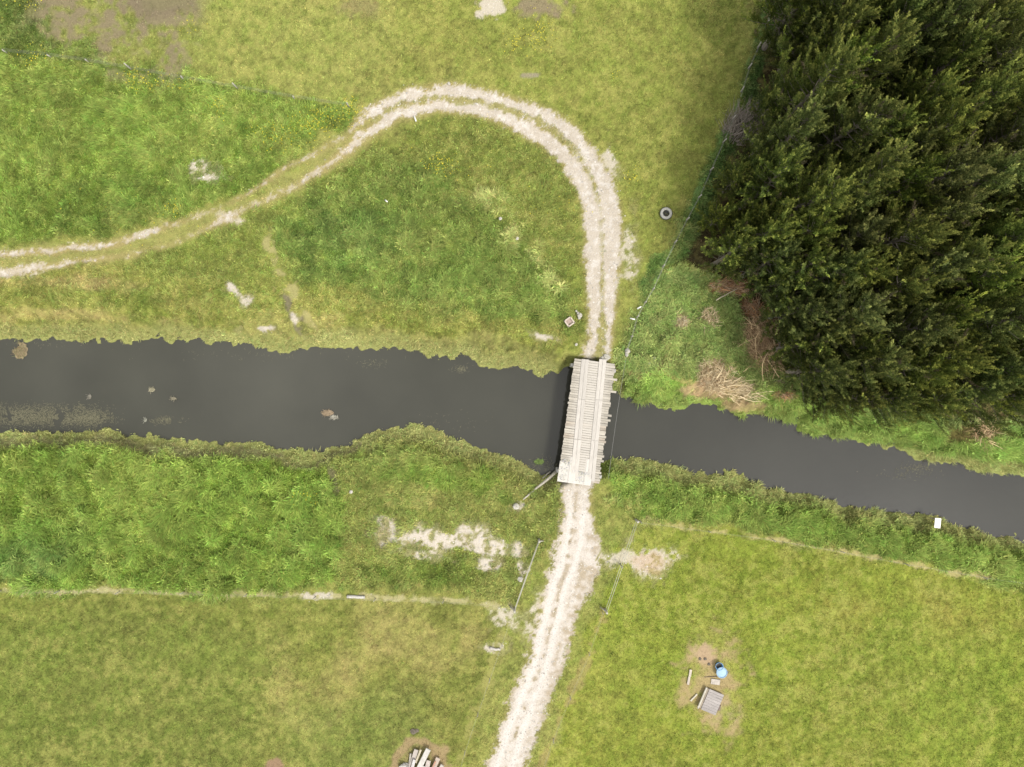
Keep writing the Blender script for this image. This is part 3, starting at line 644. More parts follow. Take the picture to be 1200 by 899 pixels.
fence('wire_fence', 'long wire fence running beside the forest edge down to the river bank', [(903, 8), (897, 30), (888, 56), (877, 80), (868, 108), (858, 140), (846, 168), (832, 200), (818, 232), (804, 258), (790, 285), (776, 313), (764, 340), (755, 355), (746, 372), (739, 395), (733, 412)],
      [1.2, .9, 1, 1, 1, .9, 1, 1, .9, 1, .9, 1, 1.1, 1.1, 1.2, 1.1, 1.2], wr=.007)
fence('wire_fence', 'low wire fence on the pale grass line left of the west rail fence', [(2, 692), (70, 692), (140, 693), (215, 694.5), (290, 696), (370, 699), (440, 701), (520, 704), (598, 710)], .75, wires=(.3, .65), post_r=.035, wr=.004)
fence('wire_fence', 'low wire fence on the pale grass line along the south-east bank', [(750, 611), (830, 622), (905, 632), (985, 646), (1060, 660), (1150, 675), (1210, 684)], .75, wires=(.3, .65), post_r=.035, wr=.004)
fence('wire_fence', 'low wire fence heading south beside the left field toward the timber heap', [(602, 714), (588, 755), (574, 795), (560, 835), (545, 880), (535, 915)], .7, wires=(.3, .6), post_r=.03, wr=.004)
fence('wire_fence', 'low wire fence heading south on the worn line right of the track', [(706, 716), (690, 765), (668, 815), (648, 865), (632, 910)], .7, wires=(.3, .6), post_r=.03, wr=.004)
def rails(label, a, b, heights, post_r, name='rail_fence', mids=0, rr=.018):
    x0, y0, z0 = G(*a); x1, y1, z1 = G(*b); root = empty(name, (x0, y0, z0), 0, label, 'fence')
    e = Vector((x1 - x0, y1 - y0, z1 - z0)); n = mids + 2
    for i in range(n):
        p = e * (i / (n - 1)); mb = MB(); r = post_r if i in (0, n - 1) else post_r * .5
        mb.tube([(0, 0, -.3), (0, 0, heights[-1] + .12), (0, 0, heights[-1] + .15)], [r, r * .95, r * .6], 9); mb.build('post', postm, root, True, p)
    for h in heights:
        mb = MB(); mb.tube([Vector((0, 0, h)), e * .5 + Vector((0, 0, h - .01)), e + Vector((0, 0, h))], rr, 6); mb.build('rail', pipem, root, True)
    # strut at each strainer post
    d = e.normalized()
    for s, p in ((1, Vector((0, 0, 0))), (-1, e)):
        mb = MB(); sd_ = Vector((-d.y, d.x, 0)); mb.tube([p + Vector((0, 0, .85)), p + sd_ * .45 * s + Vector((0, 0, .02))], .045, 6); mb.build('strut', postm, root, True)
    return root
rails('slim pale rail fence west of the track ending at the white boulder', (631.5, 632), (603, 712), (.3, .65, 1.0), .10)
rails('longer twin-rail fence east of the track crossing the bare pinkish patch', (744.5, 608.5), (709, 713), (.35, 1.05), .10, mids=1, rr=.02)
# cable across the river
a = Vector(G(733, 410, 1.1)); c = Vector(G(712, 560, .6)); mid = (a + c) / 2; mid.z -= .5
mb = MB(); mb.tube([a, a.lerp(mid, .5) - Vector((0, 0, .12)), mid, c.lerp(mid, .5) - Vector((0, 0, .12)), c], .012, 5)
tag(mb.build('cable', mat('grey_cable', (.16, .16, .15), .6), None, True), 'thin grey cable slung over the water just right of the bridge', 'cable')
# stray white stakes
for px, py, an, ln, lab in ((487, 140.5, 70, .55, 'short white stake leaning in grass under the inner rut'), (453, 236, 40, .3, 'tiny white peg in the weeds inside the loop'), (748.5, 361, -30, .35, 'fallen white insulator stake on the forest fence line'), (741, 374, 15, .4, 'white stake lying by the fence just above the bridge bank')):
    x, y, z = G(px, py, .3); d = Vector((math.cos(math.radians(an)), -math.sin(math.radians(an)), .35)) * ln / 2
    mb = MB(); mb.tube([-d, d * .9, d], [.06, .055, .03], 7); tag(mb.build('stake', mat('white_paint', (.6, .6, .57), .6, var=.1), None, True, (x, y, z)), lab, 'stake')

# ------------------------------------------------------------ loose things
def pole(name, a, b, r0, r1, label, cat, dz0=.15, dz1=.1, col=(.29, .27, .22), parts=None, group=None):
    A_ = Vector(G(*a, dz0)); B_ = Vector(G(*b, dz1)); m = (A_ + B_) / 2; mb = MB(); pts = []; rs = []
    for i in range(6):
        u = i / 5; p = A_.lerp(B_, u) - m; p += Vector((random.gauss(0, .015), random.gauss(0, .015), random.gauss(0, .01))); pts.append(p); rs.append(r0 + (r1 - r0) * u)
    mb.tube(pts, rs, 8, col); o = mb.build(name, woodm, None, True, m); return tag(o, label, cat, group)
pole('pole', (653, 556.5), (613, 584), .14, .06, 'long bleached pole slanting down from the south-west bridge corner', 'pole', .45, .35)
pole('pole', (646.5, 556), (636.5, 563.5), .08, .05, 'short bleached pole beside the longer one at the bridge corner', 'pole', .4, .35)
pole('log', (407, 698.5), (427.5, 699.8), .14, .12, 'pale bleached log lying on the dry fence line', 'log', .12, .12, (.33, .315, .28))
pole('plank', (574, 759.5), (586, 761), .12, .10, 'short chalky white post lying on the worn line', 'post', .1, .1, (.32, .30, .27))
# tyre
o = empty('tyre', G(779.8, 251, .02), 0, 'dusty pale tyre lying flat on the meadow near the forest fence', 'tyre')
mb = MB(); prof = [(.27, .05), (.30, .0), (.42, .0), (.48, .06), (.50, .16), (.48, .25), (.42, .31), (.31, .32), (.27, .28), (.29, .16)]
mb.lathe(prof, 40, closed=True); mb.build('sidewall', tyrem, o, True)
mb = MB()
for k in range(36):
    a = 2 * math.pi * k / 36; mb.box((.502 * math.cos(a), .502 * math.sin(a), .16), (.03, .045, .17), a, None, .005)
mb.build('tread', tyred, o)
mb = MB(); mb.lathe([(.0, .015), (.30, .02)], 32); mb.build('rain_water', tyred, o)
# bucket and tub
o = empty('tub', G(843.9, 785.6, .02), 0, 'round pale blue plastic tub on the bare patch', 'tub')
mb = MB(); mb.lathe([(0, .02), (.34, .02), (.36, .0), (.37, .02), (.42, .38), (.45, .39), (.45, .42), (.41, .42)], 36); mb.build('body', bluel, o, True)
mb = MB(); mb.lathe([(0, .40), (.20, .395), (.38, .38), (.41, .37)], 36); mb.build('lid', bluel, o, True)
o = empty('bucket', G(841.1, 778.4, .02), .6, 'small darker blue bucket touching the pale blue tub', 'bucket')
mb = MB(); mb.lathe([(0, .03), (.20, .03), (.21, .0), (.30, .36), (.33, .37), (.33, .40), (.29, .40), (.28, .36), (.19, .06), (0, .05)], 32); mb.build('body', bluem, o, True)
mb = MB(); mb.tube([(.31 * math.cos(t_), .31 * math.sin(t_) * .55 + .1, .40 + .0 * t_) for t_ in np.linspace(0, math.pi, 12)], .012, 6); mb.build('handle', wirem, o, True)
mb = MB(); mb.lathe([(0, .20), (.235, .20)], 24); mb.build('contents', tyred, o)
# board hut / trough cover
c = Vector(G(831.3, 819.7)); o = empty('feed_bin', tuple(c), math.radians(-23), 'low weathered timber feed bin with grey board lid and pale side rail', 'bin')
mb = MB(); mb.box((0, 0, .12), (1.42, 1.72, .24), 0, (.20, .17, .13), .02); mb.build('box', woodm, o)
mb = MB()
for k in range(8):
    g = random.uniform(.88, 1.08); mb.box((.17, -.79 + k * .226, .275 + random.uniform(-.004, .004)), (1.28, .218, .045), random.gauss(0, .004), (.235 * g, .215 * g, .20 * g), .006, 0, .003)
mb.build('lid', plankm, o)
mb = MB(); mb.box((-.74, 0, .29), (.13, 1.85, .12), 0, (.30, .28, .23), .01); mb.build('side_rail', woodm, o)
mb = MB(); mb.box((.92, -.25, .12), (.16, .42, .2), .2, (.13, .10, .08), .02); mb.build('latch_block', woodm, o)
def board(name, px, py, L, W, T, deg, label, cat, col=(0.274, 0.252, 0.216), dz=.05, tilt=0, group=None):
    mb = MB(); mb.box((0, 0, 0), (L, W, T), 0, col, .012, 0, .006); o = mb.build(name, woodm, None, False, G(px, py, dz), (0, tilt, math.radians(deg))); return tag(o, label, cat, group)
board('board', 838, 798.5, .75, .45, .04, -8, 'flat pale board lying between the blue tub and the feed bin', 'board', (0.288, 0.259, 0.223), .06)
board('plank', 832.5, 792.6, 1.1, .05, .05, 2, 'thin dark lath lying just above the flat pale board', 'lath', (0.115, 0.086, 0.065), .05)
board('plank', 808.2, 788, .62, .20, .05, 82, 'short pale plank west of the blue tub, upper of two', 'plank', (0.317, 0.281, 0.230), .12)
board('plank', 806.5, 797, .65, .19, .05, 80, 'short pale plank west of the blue tub, lower of two', 'plank', (0.302, 0.266, 0.223), .12)
board('plank', 812.8, 816.7, .8, .13, .05, 47, 'slanted pale batten lying left of the feed bin', 'batten', (0.331, 0.302, 0.238), .1)
for i, (px, py, lab) in enumerate(((820, 771.8, 'dark dung pat left of its twin on the bare patch'), (826, 771.8, 'dark dung pat right of its twin on the bare patch'), (830.5, 778, 'dark clod left of the blue bucket'), (852, 787.5, 'dark clod on the right side of the blue tub'))):
    mb = MB(); mb.rock((0, 0, 0), .13, None, i + 90, .5); tag(mb.build('clod', darkwood, None, False, G(px, py, .03)), lab, 'clod')
# timber heap
hp = 'sawn timbers in the heap at the bottom edge'
for (ax_, ay), (bx, by), W, T, z_, col, lab in (
        ((502.8, 875), (488, 905), .42, .14, .42, (0.317, 0.302, 0.274), 'widest bright white timber, topmost in the bottom heap'),
        ((488.5, 877), (479, 905), .36, .12, .26, (0.274, 0.245, 0.216), 'broad greyish timber just left of the widest white one'),
        ((493.8, 876.5), (487.5, 892), .15, .08, .34, (0.302, 0.266, 0.194), 'thin yellowish batten between the two widest timbers'),
        ((486.6, 887), (481.5, 905), .24, .10, .44, (0.324, 0.310, 0.295), 'narrow white timber lying over the broad greyish one'),
        ((481.6, 882), (479, 903), .14, .10, .2, (0.259, 0.238, 0.202), 'leftmost thin grey timber of the bottom heap'),
        ((514, 886.5), (505, 906), .36, .12, .24, (0.288, 0.238, 0.194), 'broad reddish timber on the right of the heap'),
        ((511, 889), (503, 906), .12, .08, .38, (0.274, 0.151, 0.101), 'narrow reddish brown lath lying on the broad right timber'),
        ((503, 889), (499, 906), .36, .12, .3, (0.288, 0.252, 0.223), 'pinkish grey timber in the middle of the heap'),
        ((519, 894), (511, 908), .3, .12, .3, (0.266, 0.245, 0.209), 'short grey timber at the right end of the heap'),
        ((497, 896), (494, 908), .3, .12, .2, (0.317, 0.310, 0.288), 'short white timber low in the middle of the heap')):
    A_, B_ = Vector(G(ax_, ay)), Vector(G(bx, by)); d = B_ - A_; mb = MB()
    mb.box((0, 0, 0), (d.length, W, T), 0, col, .015, 0, .008)
    o = mb.build('timber', woodm, None, False, ((A_.x + B_.x) / 2, (A_.y + B_.y) / 2, A_.z + z_), (0, random.uniform(-.03, .03), math.atan2(d.y, d.x))); tag(o, lab, 'timber', hp)
mb = MB(); mb.rock((0, 0, 0), .42, None, 5, .6); tag(mb.build('rock', concm, None, False, G(474, 898, .18)), 'grey block at the left end of the timber heap', 'block')
mb = MB(); mb.rock((0, 0, 0), .28, None, 9, .5); mb.rock((.28, .05, 0), .18, None, 10, .5); tag(mb.build('clod', darkwood, None, False, G(484.5, 857.5, .02)), 'dark burnt clod in the grass above the timber heap', 'clod')
# sign board by the river
x, y, z = G(1103.2, 614.5); o = empty('signboard', (x, y, z), math.radians(-6), 'blank white board on a short post at the south-east river edge', 'sign')
mb = MB(); mb.box((0, 0, 1.0), (.50, .82, .03), 0, None, .006); mb.build('panel', whitem, o, False, (0, 0, 0), (math.radians(0), 0, 0))
for s in (-.25, .25):
    mb = MB(); mb.box((0, s, .44), (.08, .08, 1.08), 0, (.3, .26, .2), .01); mb.build('post', woodm, o)

# ------------------------------------------------------------ dead brush
def brush(px, py, rx, ry, rot, n, cols, label, h=.5, name='brush_heap', L=(.5, 1.4), big=5, ang=None):
    x0, y0, z0 = G(px, py); root = empty(name, (x0, y0, z0), rot, label, 'brush'); r = random.Random(int(px * 7 + py))
    def twig(mb, L_, rad, spread, c):
        a = r.uniform(0, 2 * math.pi); q = math.sqrt(r.random()) * spread; x = rx * q * math.cos(a); y = ry * q * math.sin(a); zz = r.uniform(.02, h) * (1.1 - q * .7)
        t_ = r.uniform(0, 6.28) if ang is None else r.gauss(ang, .45); dz = r.uniform(-.15, .25); p = Vector((x, y, zz)); pts = [p]; d = Vector((math.cos(t_), math.sin(t_), dz))
        for k in range(3):
            d = (d + Vector((r.gauss(0, .22), r.gauss(0, .22), r.gauss(0, .1)))).normalized(); p = p + d * L_ / 3; p.z = max(p.z, .03); pts.append(p)
        mb.tube(pts, [rad, rad * .8, rad * .6, rad * .3], 3 if rad < .025 else 6, c, False)
    for k in range(big):
        mb = MB(); twig(mb, L[1] * 1.3, .04, .7, [v * 1.15 for v in cols[0]]); mb.build('branch', twigm, root)
    mb = MB()
    for k in range(n):
        c = cols[r.randrange(len(cols))]; g = r.uniform(.6, 1.25); twig(mb, r.uniform(*L), r.uniform(.012, .028), 1, [v * g for v in c])
    mb.build('twigs', twigm, root); return root
tan = [(.48, .36, .20), (.40, .28, .15), (.28, .18, .10)]; red = [(.40, .22, .10), (.27, .16, .09), (.38, .28, .17)]; gry = [(.20, .17, .14), (.16, .14, .11), (.25, .22, .17)]; pal = [(.48, .39, .24), (.40, .32, .19), (.30, .22, .12)]
brush(893, 404, 1.3, 2.3, math.radians(22), 620, tan, 'large tangled heap of bleached cut branches at the forest edge', .8, L=(.6, 1.6), big=14)
brush(868, 150, 1.8, 1.3, math.radians(30), 420, gry, 'grey brushwood heap leaning on the forest fence', .6, L=(.6, 1.8), big=6, ang=.4)
brush(838, 438, 1.5, 1.6, 0, 520, pal, 'pale straw-coloured brush spread on the bank above the river', .4, L=(.25, .8))
brush(856, 455, 2.6, .8, math.radians(-12), 300, pal, 'low strip of pale dead brush right beside the water edge', .25, ang=.3)
brush(830, 374, .7, .9, 0, 160, pal, 'small pale dead bush in the clover left of the forest', .5, L=(.2, .7), big=3)
brush(797, 377, .6, .5, 0, 150, [(.34, .27, .15), (.38, .33, .22)], 'small tan tussock in the clover nearest the fence', .4, L=(.2, .6), big=1)
brush(853, 337, 1.7, .6, math.radians(-8), 240, red, 'reddish dead bracken strip with a long pale stick under the trees', .3, big=2, ang=.4)
brush(888, 366, 1.3, .6, math.radians(-35), 200, red, 'reddish dead bracken between the strip and the large heap', .3, big=1)
brush(922, 463, .9, .4, 0, 110, red, 'small reddish twig pile on the bank just under the forest', .25, L=(.2, .6), big=1)
brush(1152, 508, .9, .9, 0, 150, tan, 'dead star-shaped branch cluster below the forest near the right edge', .6, L=(.4, 1.2), big=8)
brush(905, 20, .6, .4, 0, 80, tan, 'little tan twig pile by the top of the forest fence', .3, L=(.2, .6), big=1)
pole('stick', (838, 352), (862, 339), .05, .03, 'long pale stick poking out of the bracken onto the clover', 'stick', .4, .5, (.36, .32, .22))

# ------------------------------------------------------------ floating weed
weedm = mat('floating_weed', attr=True, rough=.8)
def weed_cloud(name, spots, label, kind, L=(.08, .3), W=.025, dz=.012, cols=((.085, .082, .05), (.13, .122, .075))):
    V = []; C_ = []
    for cx, cy, rx, ry, n, swirl in spots:
        u = rng.normal(0, .45, n); v = rng.normal(0, .45, n); px = cx + rx * u; py = cy + ry * v; f = (H - WATER_Z) / H
        x = (px - 600) * K * f; y = (449.5 - py) * K * f; k_ = fbm(x, y, .9, 401, 3) > -.55 if n > 150 else np.ones(n, bool); x, y = x[k_], y[k_]; m = len(x)
        an = fbm(x, y, 1.3, 411, 2) * 3 + rng.normal(0, .5, m); l = rng.uniform(*L, m); z = WATER_Z + dz + rng.uniform(0, .012, m)
        dx, dy = np.cos(an) * l / 2, np.sin(an) * l / 2; sx, sy = -np.sin(an) * W / 2, np.cos(an) * W / 2
        q = np.stack([np.stack([x - dx, y - dy, z], -1), np.stack([x + sx, y + sy, z], -1), np.stack([x + dx, y + dy, z + .006], -1), np.stack([x - sx, y - sy, z], -1)], 1); V.append(q.reshape(-1, 3))
        t_ = rng.random((m, 1)); C_.append(np.repeat((np.array(cols[0]) * (1 - t_) + np.array(cols[1]) * t_) * rng.uniform(.7, 1.2, (m, 1)), 4, 0))
    V = np.concatenate(V); o = link(name, np_mesh(name, V, np.arange(len(V)).reshape(-1, 4), weedm, np.concatenate(C_))); return tag(o, label, 'water weed', kind=kind)
weed_cloud('water_weed', [(20, 488, 48, 13, 1500, 0), (70, 491, 55, 10, 1400, 0), (108, 490, 26, 12, 900, 0), (60, 480, 70, 8, 500, 0), (-20, 485, 40, 14, 500, 0), (193, 493, 22, 5, 240, 0), (95, 478, 9, 6, 60, 0), (1075, 548, 22, 8, 120, 0), (1060, 556, 40, 8, 60, 0),
      (540, 432, 12, 5, 90, 0), (435, 426, 26, 5, 60, 0), (60, 404, 60, 4, 30, 0), (300, 415, 200, 10, 60, 0), (530, 500, 60, 18, 50, 0), (640, 545, 22, 9, 160, 0)],
      'thin brownish water weed strands drifting near the banks', 'stuff')
def mat_island(name, px, py, rx, ry, label, cols, n=240, notch=False):
    x0, y0, _ = P(px, py, WATER_Z); root = empty(name, (x0, y0, WATER_Z), 0, label, 'weed mat'); r = random.Random(int(px))
    mb = MB(); S = 26; ring = []
    for k in range(S):
        a = 2 * math.pi * k / S; q = r.uniform(.86, 1.08)
        if notch and 1.9 < a < 3.0: q *= .5
        ring.append((rx * q * math.cos(a), ry * q * math.sin(a), .02))
    mb.add([(0, 0, .06)] + ring + [(p[0], p[1], -.05) for p in ring], [(0, 1 + k, 1 + (k + 1) % S) for k in range(S)] + [(1 + k, 1 + S + k, 1 + S + (k + 1) % S, 1 + (k + 1) % S) for k in range(S)], cols[0])
    mb.build('peat', twigm, root); mb = MB()
    for k in range(n):
        a = r.uniform(0, 6.28); q = math.sqrt(r.random()) * .93
        if notch and 1.9 < a < 3.0: q *= .45
        p = Vector((rx * q * math.cos(a), ry * q * math.sin(a), .05)); t_ = r.uniform(0, 6.28); d = Vector((math.cos(t_), math.sin(t_), r.uniform(.2, .9))) * r.uniform(.08, .25)
        g = r.uniform(.6, 1.3); mb.tube([p, p + d], [.02, .008], 3, [v * g for v in cols[r.randrange(len(cols))]], False)
    mb.build('tuft', twigm, root)
mat_island('weed_mat', 24, 410.5, .62, .74, 'round brown floating mat of dead reeds at the left end of the river', [(.20, .16, .095), (.26, .20, .11), (.17, .17, .08)], 320, True)
mat_island('weed_mat', 178, 457, .26, .17, 'small pale floating clump in mid river at left', [(.26, .24, .16)], 40)
mat_island('weed_mat', 203.5, 467, .22, .11, 'smaller flat floating clump right below the pale one', [(.22, .20, .14)], 30)
mat_island('weed_mat', 384, 484, .52, .24, 'brown oblong floating clump above the south bank marsh', [(.22, .17, .11), (.26, .2, .13)], 90)
mat_island('weed_mat', 391.5, 489, .34, .17, 'pale grey floating clump touching the brown oblong one', [(.28, .27, .22)], 50)
mat_island('weed_mat', 170.5, 492, .12, .20, 'tiny pale floating clump left of the faint weed patch', [(.20, .20, .16)], 20)
mat_island('weed_mat', 105, 465, .16, .18, 'faint grey floating clump above the long weed strands', [(.16, .15, .12)], 20)
mat_island('weed_mat', 632, 541, .42, .22, 'bright green floating clump near the bridge on the south side', [(.13, .19, .05), (.16, .22, .07)], 100)

# ------------------------------------------------------------ trees
leaft = mat('tree_leaf', attr=True, rough=.85, transl=.32, spec=.05)
tn = leaft.node_tree; oi = tn.nodes.new('ShaderNodeObjectInfo'); hsv = tn.nodes.new('ShaderNodeHueSaturation')
def rng_node(lo, hi, mul):
    ma = tn.nodes.new('ShaderNodeMath'); ma.operation = 'MULTIPLY'; ma.inputs[1].default_value = mul; tn.links.new(oi.outputs['Random'], ma.inputs[0])
    fr = tn.nodes.new('ShaderNodeMath'); fr.operation = 'FRACT'; tn.links.new(ma.outputs[0], fr.inputs[0])
    mr = tn.nodes.new('ShaderNodeMapRange'); mr.inputs['To Min'].default_value = lo; mr.inputs['To Max'].default_value = hi; tn.links.new(fr.outputs[0], mr.inputs['Value']); return mr.outputs[0]
at_ = [n_ for n_ in tn.nodes if n_.type == 'ATTRIBUTE'][0]
dests = [l.to_socket for l in at_.outputs['Color'].links]
tn.links.new(at_.outputs['Color'], hsv.inputs['Color']); tn.links.new(rng_node(.495, .525, 1.0), hsv.inputs['Hue'])
tn.links.new(rng_node(.92, 1.10, 7.0), hsv.inputs['Saturation']); tn.links.new(rng_node(.72, 1.10, 13.0), hsv.inputs['Value'])
for d_ in dests: tn.links.new(hsv.outputs['Color'], d_)
def tree_mesh(seed, h, r0, bare=.18):
    R = np.random.default_rng(seed); V = []; C_ = []; tb = MB(); bend = R.normal(0, .25, 2)
    def trunk_at(t_): return np.array([bend[0] * t_ * t_ * 1.5, bend[1] * t_ * t_ * 1.5, t_ * h])
    tb.tube([trunk_at(t_) - (np.array([0, 0, .4]) if t_ == 0 else 0) for t_ in np.linspace(0, .97, 9)], list(np.linspace(.24, .03, 9)), 8, (1, 1, 1))
    nl = 70; asym = R.uniform(.75, 1.2, 7)
    for i in range(nl):
        t_ = bare + (1 - bare) * ((i + R.random()) / nl) ** .85; az = i * 2.39996 + R.normal(0, .3)
        prof = (1 - (t_ - bare) / (1 - bare)) ** .85 * .95 + .14; prof *= min(1, .6 + (t_ - bare) * 3.0)
        L = r0 * prof * R.uniform(.72, 1.2) * asym[int((az % 6.283) / 6.284 * 7)]; el = math.radians(12 + 46 * t_ + R.normal(0, 8))
        o = trunk_at(t_); d = np.array([math.cos(az) * math.cos(el), math.sin(az) * math.cos(el), math.sin(el)])
        up = np.array([0, 0, 1.]); pts = [o + d * L * s + up * (L * .22 * s * s) for s in (0, .35, .7, 1)]
        tb.tube(pts, [.055 * (1 - t_ * .6), .035, .022, .008], 4, (1, 1, 1), False)
        ns = max(4, int(14 * prof)); limb_g = math.exp(R.normal(0, .28))
        for k in range(ns):
            s = .3 + .7 * (k + R.random()) / ns if k < ns - 1 else 1.0
            p0 = o + d * L * s + up * (L * .22 * s * s); sd = d * .45 + R.normal(0, .27, 3) + up * 1.0; sd /= np.linalg.norm(sd)
            sl = R.uniform(.7, 1.4) * (.8 if s < .8 else 1.25); nlf = int(34 + 46 * sl)
            u = R.random(nlf); base = p0 + sd * (u * sl)[:, None] + R.normal(0, 1, (nlf, 3)) * (.12 * (1.08 - u))[:, None]
            ld = sd * 1.0 + R.normal(0, .38, (nlf, 3)); ld /= np.linalg.norm(ld, axis=1)[:, None]
            ll = R.uniform(.08, .16, nlf)[:, None]; sw = np.cross(ld, R.normal(0, 1, (nlf, 3))); sw /= np.linalg.norm(sw, axis=1)[:, None]; sw *= R.uniform(.018, .034, nlf)[:, None]
            q = np.stack([base, base + ld * ll * .5 + sw, base + ld * ll, base + ld * ll * .5 - sw], 1); V.append(q.reshape(-1, 3))
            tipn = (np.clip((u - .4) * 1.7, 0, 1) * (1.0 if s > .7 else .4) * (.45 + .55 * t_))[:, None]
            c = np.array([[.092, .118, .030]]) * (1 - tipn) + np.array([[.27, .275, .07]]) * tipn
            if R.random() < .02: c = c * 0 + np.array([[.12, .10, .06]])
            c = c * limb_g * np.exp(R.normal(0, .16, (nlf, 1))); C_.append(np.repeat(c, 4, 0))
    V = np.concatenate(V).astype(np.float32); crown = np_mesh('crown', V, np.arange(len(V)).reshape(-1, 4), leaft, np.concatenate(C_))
    me = bpy.data.meshes.new('trunk'); me.from_pydata(tb.v, [], tb.f); me.update(); me.materials.append(barkm)
    return crown, me
protos = [tree_mesh(100 + i, 12, r, b_) for i, (r, b_) in enumerate(((3.1, .12), (3.5, .15), (2.9, .1), (3.7, .14), (3.3, .2), (2.8, .08)))]
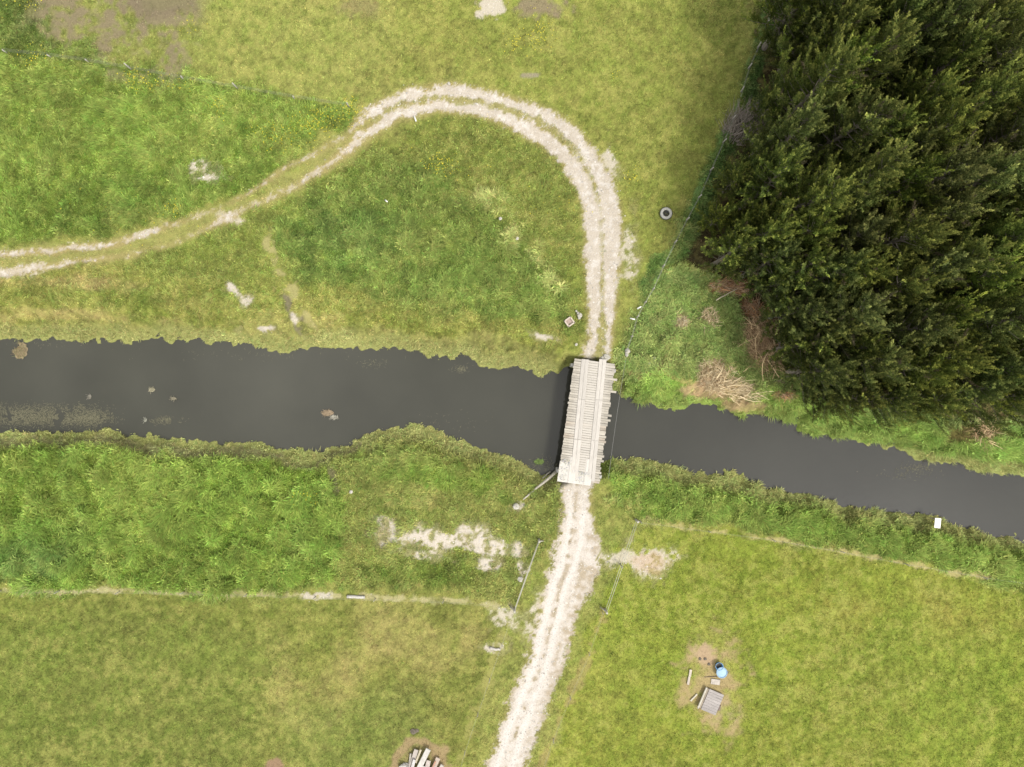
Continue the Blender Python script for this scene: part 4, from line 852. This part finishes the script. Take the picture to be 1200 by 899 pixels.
TREES = [  # top pixel, height, proto, description
 (950, 8, 7, 5, 'small dark tree at the top beside the fence end'), (968, 38, 8, 2, 'slim dark tree second from the fence at the top'), (995, -12, 12, 0, 'dark tree cut by the top edge near the fence'),
 (1008, 22, 12, 1, 'rounded dark tree at the top left of the dark hollow'), (1035, -18, 13, 3, 'broad dark tree cut by the top edge, middle of the forest'), (1046, 42, 13, 0, 'light-tipped tree just above the tallest pale limbs at the top'),
 (1080, 5, 13, 4, 'bluish green tree above the black hollow at the top'), (1118, -12, 14, 1, 'tree cut by the top edge right of the bluish one'), (1150, 22, 13, 2, 'dense round tree at the top near the right corner'),
 (1190, -5, 14, 3, 'tree in the top right corner of the photo'), (1215, 45, 14, 0, 'tree cut by the right edge just below the top corner'), (1146, 54, 13, 5, 'pointed light-tipped tree right of the black hollow'),
 (930, 98, 6.5, 2, 'low dark tree by the fence above the grey brush heap'), (958, 84, 9, 4, 'dull dark tree above and right of the grey brush heap'), (985, 80, 13, 3, 'sprawling tree with pale bare limb in its crown'),
 (1012, 68, 12, 2, 'narrow tree left of the light-tipped top tree'), (1182, 88, 14, 1, 'broad tree at the right edge below the corner trees'), (1105, 98, 12, 0, 'dark tree on the lower side of the black hollow'),
 (915, 150, 7, 1, 'tree with lit left side right of the grey brush heap'), (956, 138, 12, 5, 'pointed tree right of the one beside the grey brush'), (1022, 126, 13, 2, 'slender lit spire in the middle of the upper forest'),
 (1052, 140, 12, 4, 'feathery tree right of the slender lit spire'), (1090, 150, 12, 1, 'dark tree between the feathery tree and the yellow-tipped one'), (1137, 138, 14, 0, 'yellow-tipped tree with long spiky shoots, upper right'),
 (1206, 150, 14, 2, 'tree cut by the right edge beside the yellow-tipped one'), (875, 200, 6, 5, 'low bushy tree nearest the fence below the grey brush heap'), (900, 190, 8, 3, 'tree with rounded clumps just inside the fence bushes'),
 (930, 196, 11, 0, 'tree left of the brightest crown in the forest'), (976, 212, 13, 1, 'brightest yellow-green crown in the forest, left centre'), (1044, 197, 14, 5, 'tall tree with bright spiky leader at forest centre'),
 (1010, 232, 11, 4, 'darker tree between the brightest crown and the spiky leader'), (1092, 208, 13, 2, 'tree right of the spiky leader at forest centre'), (1140, 190, 14, 3, 'broad spiky tree toward the right of the forest centre'),
 (1190, 196, 14, 0, 'light-tipped tree on the right edge of the forest centre'), (852, 248, 5, 2, 'low bush at the western tip of the forest by the fence'), (890, 252, 8, 5, 'fine-leaved tree near the western tip of the forest'),
 (922, 255, 11, 1, 'mid green tree below and left of the brightest crown'), (965, 262, 12, 4, 'dark tree directly below the brightest crown'), (1020, 275, 12, 0, 'dark tree left of the long yellow shoots'),
 (1088, 264, 14, 3, 'tree with long yellow shoots right of the forest centre'), (1136, 252, 13, 2, 'tree above the bright right-hand plume'), (1150, 290, 14, 5, 'bright plume-like tree toward the right edge'),
 (1208, 262, 14, 1, 'tree cut by the right edge level with the yellow shoots'), (872, 288, 8, 0, 'low tree just above the reddish bracken strip'), (925, 298, 10, 3, 'tree above the bracken with a fallen pale limb'),
 (958, 314, 11, 2, 'shaggy tree midway between bracken and forest centre'), (992, 322, 12, 1, 'dark tree right of the shaggy one'), (1032, 312, 13, 5, 'yellow-tipped tree below the long yellow shoots'),
 (1075, 330, 13, 4, 'dark tree beside the lower black gap'), (1112, 318, 13, 0, 'tree left of the right edge group, lower forest'), (1196, 312, 14, 2, 'light-tipped tree at the right edge, lower forest'),
 (962, 356, 10, 5, 'tree behind the large heap of cut branches'), (1000, 372, 11, 0, 'fine dark tree right of the large branch heap'), (1030, 368, 13, 3, 'bright-tipped broad tree in the lower middle of the forest'),
 (1082, 378, 13, 1, 'tree right of the bright-tipped lower broad tree'), (1190, 372, 14, 4, 'tree at the right edge just below the light-tipped one'), (1142, 362, 13, 2, 'tree between the lower black gap and the right edge'),
 (962, 402, 9, 2, 'low tree touching the lower end of the branch heap'), (990, 432, 10, 1, 'tree on the river side above the small reddish twig pile'), (1022, 412, 11, 5, 'tree with a bare pale trunk showing near the bank'),
 (1045, 425, 12, 4, 'drooping dark tree over the river bank'), (1092, 430, 12, 0, 'dark tree on the river side right of the drooping one'), (1140, 415, 13, 3, 'light-clumped tree above the dead star-shaped branches'),
 (1192, 425, 13, 5, 'tree at the right edge near the river'), (1020, 462, 9, 2, 'lowest dark tree hanging over bright bank grass'), (1068, 470, 9, 1, 'dark tree with pointed tips over the bank grass'),
 (1115, 468, 10, 4, 'dark tree beside the dead star-shaped branches, upper left'), (1165, 460, 11, 0, 'tree above right of the dead star-shaped branches'), (1215, 470, 11, 3, 'last tree cut by the right edge above the bank'),
 (992, 462, 7, 5, 'small tree at the forest foot beside the bright bank grass')]
for i, (px, py) in enumerate(((1240, 90), (1262, 150), (1235, 200), (1250, 245), (1238, 300), (1262, 340), (1235, 380), (1250, 430), (1300, 120), (1305, 220), (1300, 320), (1300, 410), (1270, 20), (1240, -40), (1290, -60), (1050, -60), (1110, -70), (1170, -60), (990, -70), (1350, 60), (1350, 180), (1350, 300))):
    TREES.append((px, py, 14, i % 6, 'dark tree of the same forest standing just outside the picture'))
rt = random.Random(5)
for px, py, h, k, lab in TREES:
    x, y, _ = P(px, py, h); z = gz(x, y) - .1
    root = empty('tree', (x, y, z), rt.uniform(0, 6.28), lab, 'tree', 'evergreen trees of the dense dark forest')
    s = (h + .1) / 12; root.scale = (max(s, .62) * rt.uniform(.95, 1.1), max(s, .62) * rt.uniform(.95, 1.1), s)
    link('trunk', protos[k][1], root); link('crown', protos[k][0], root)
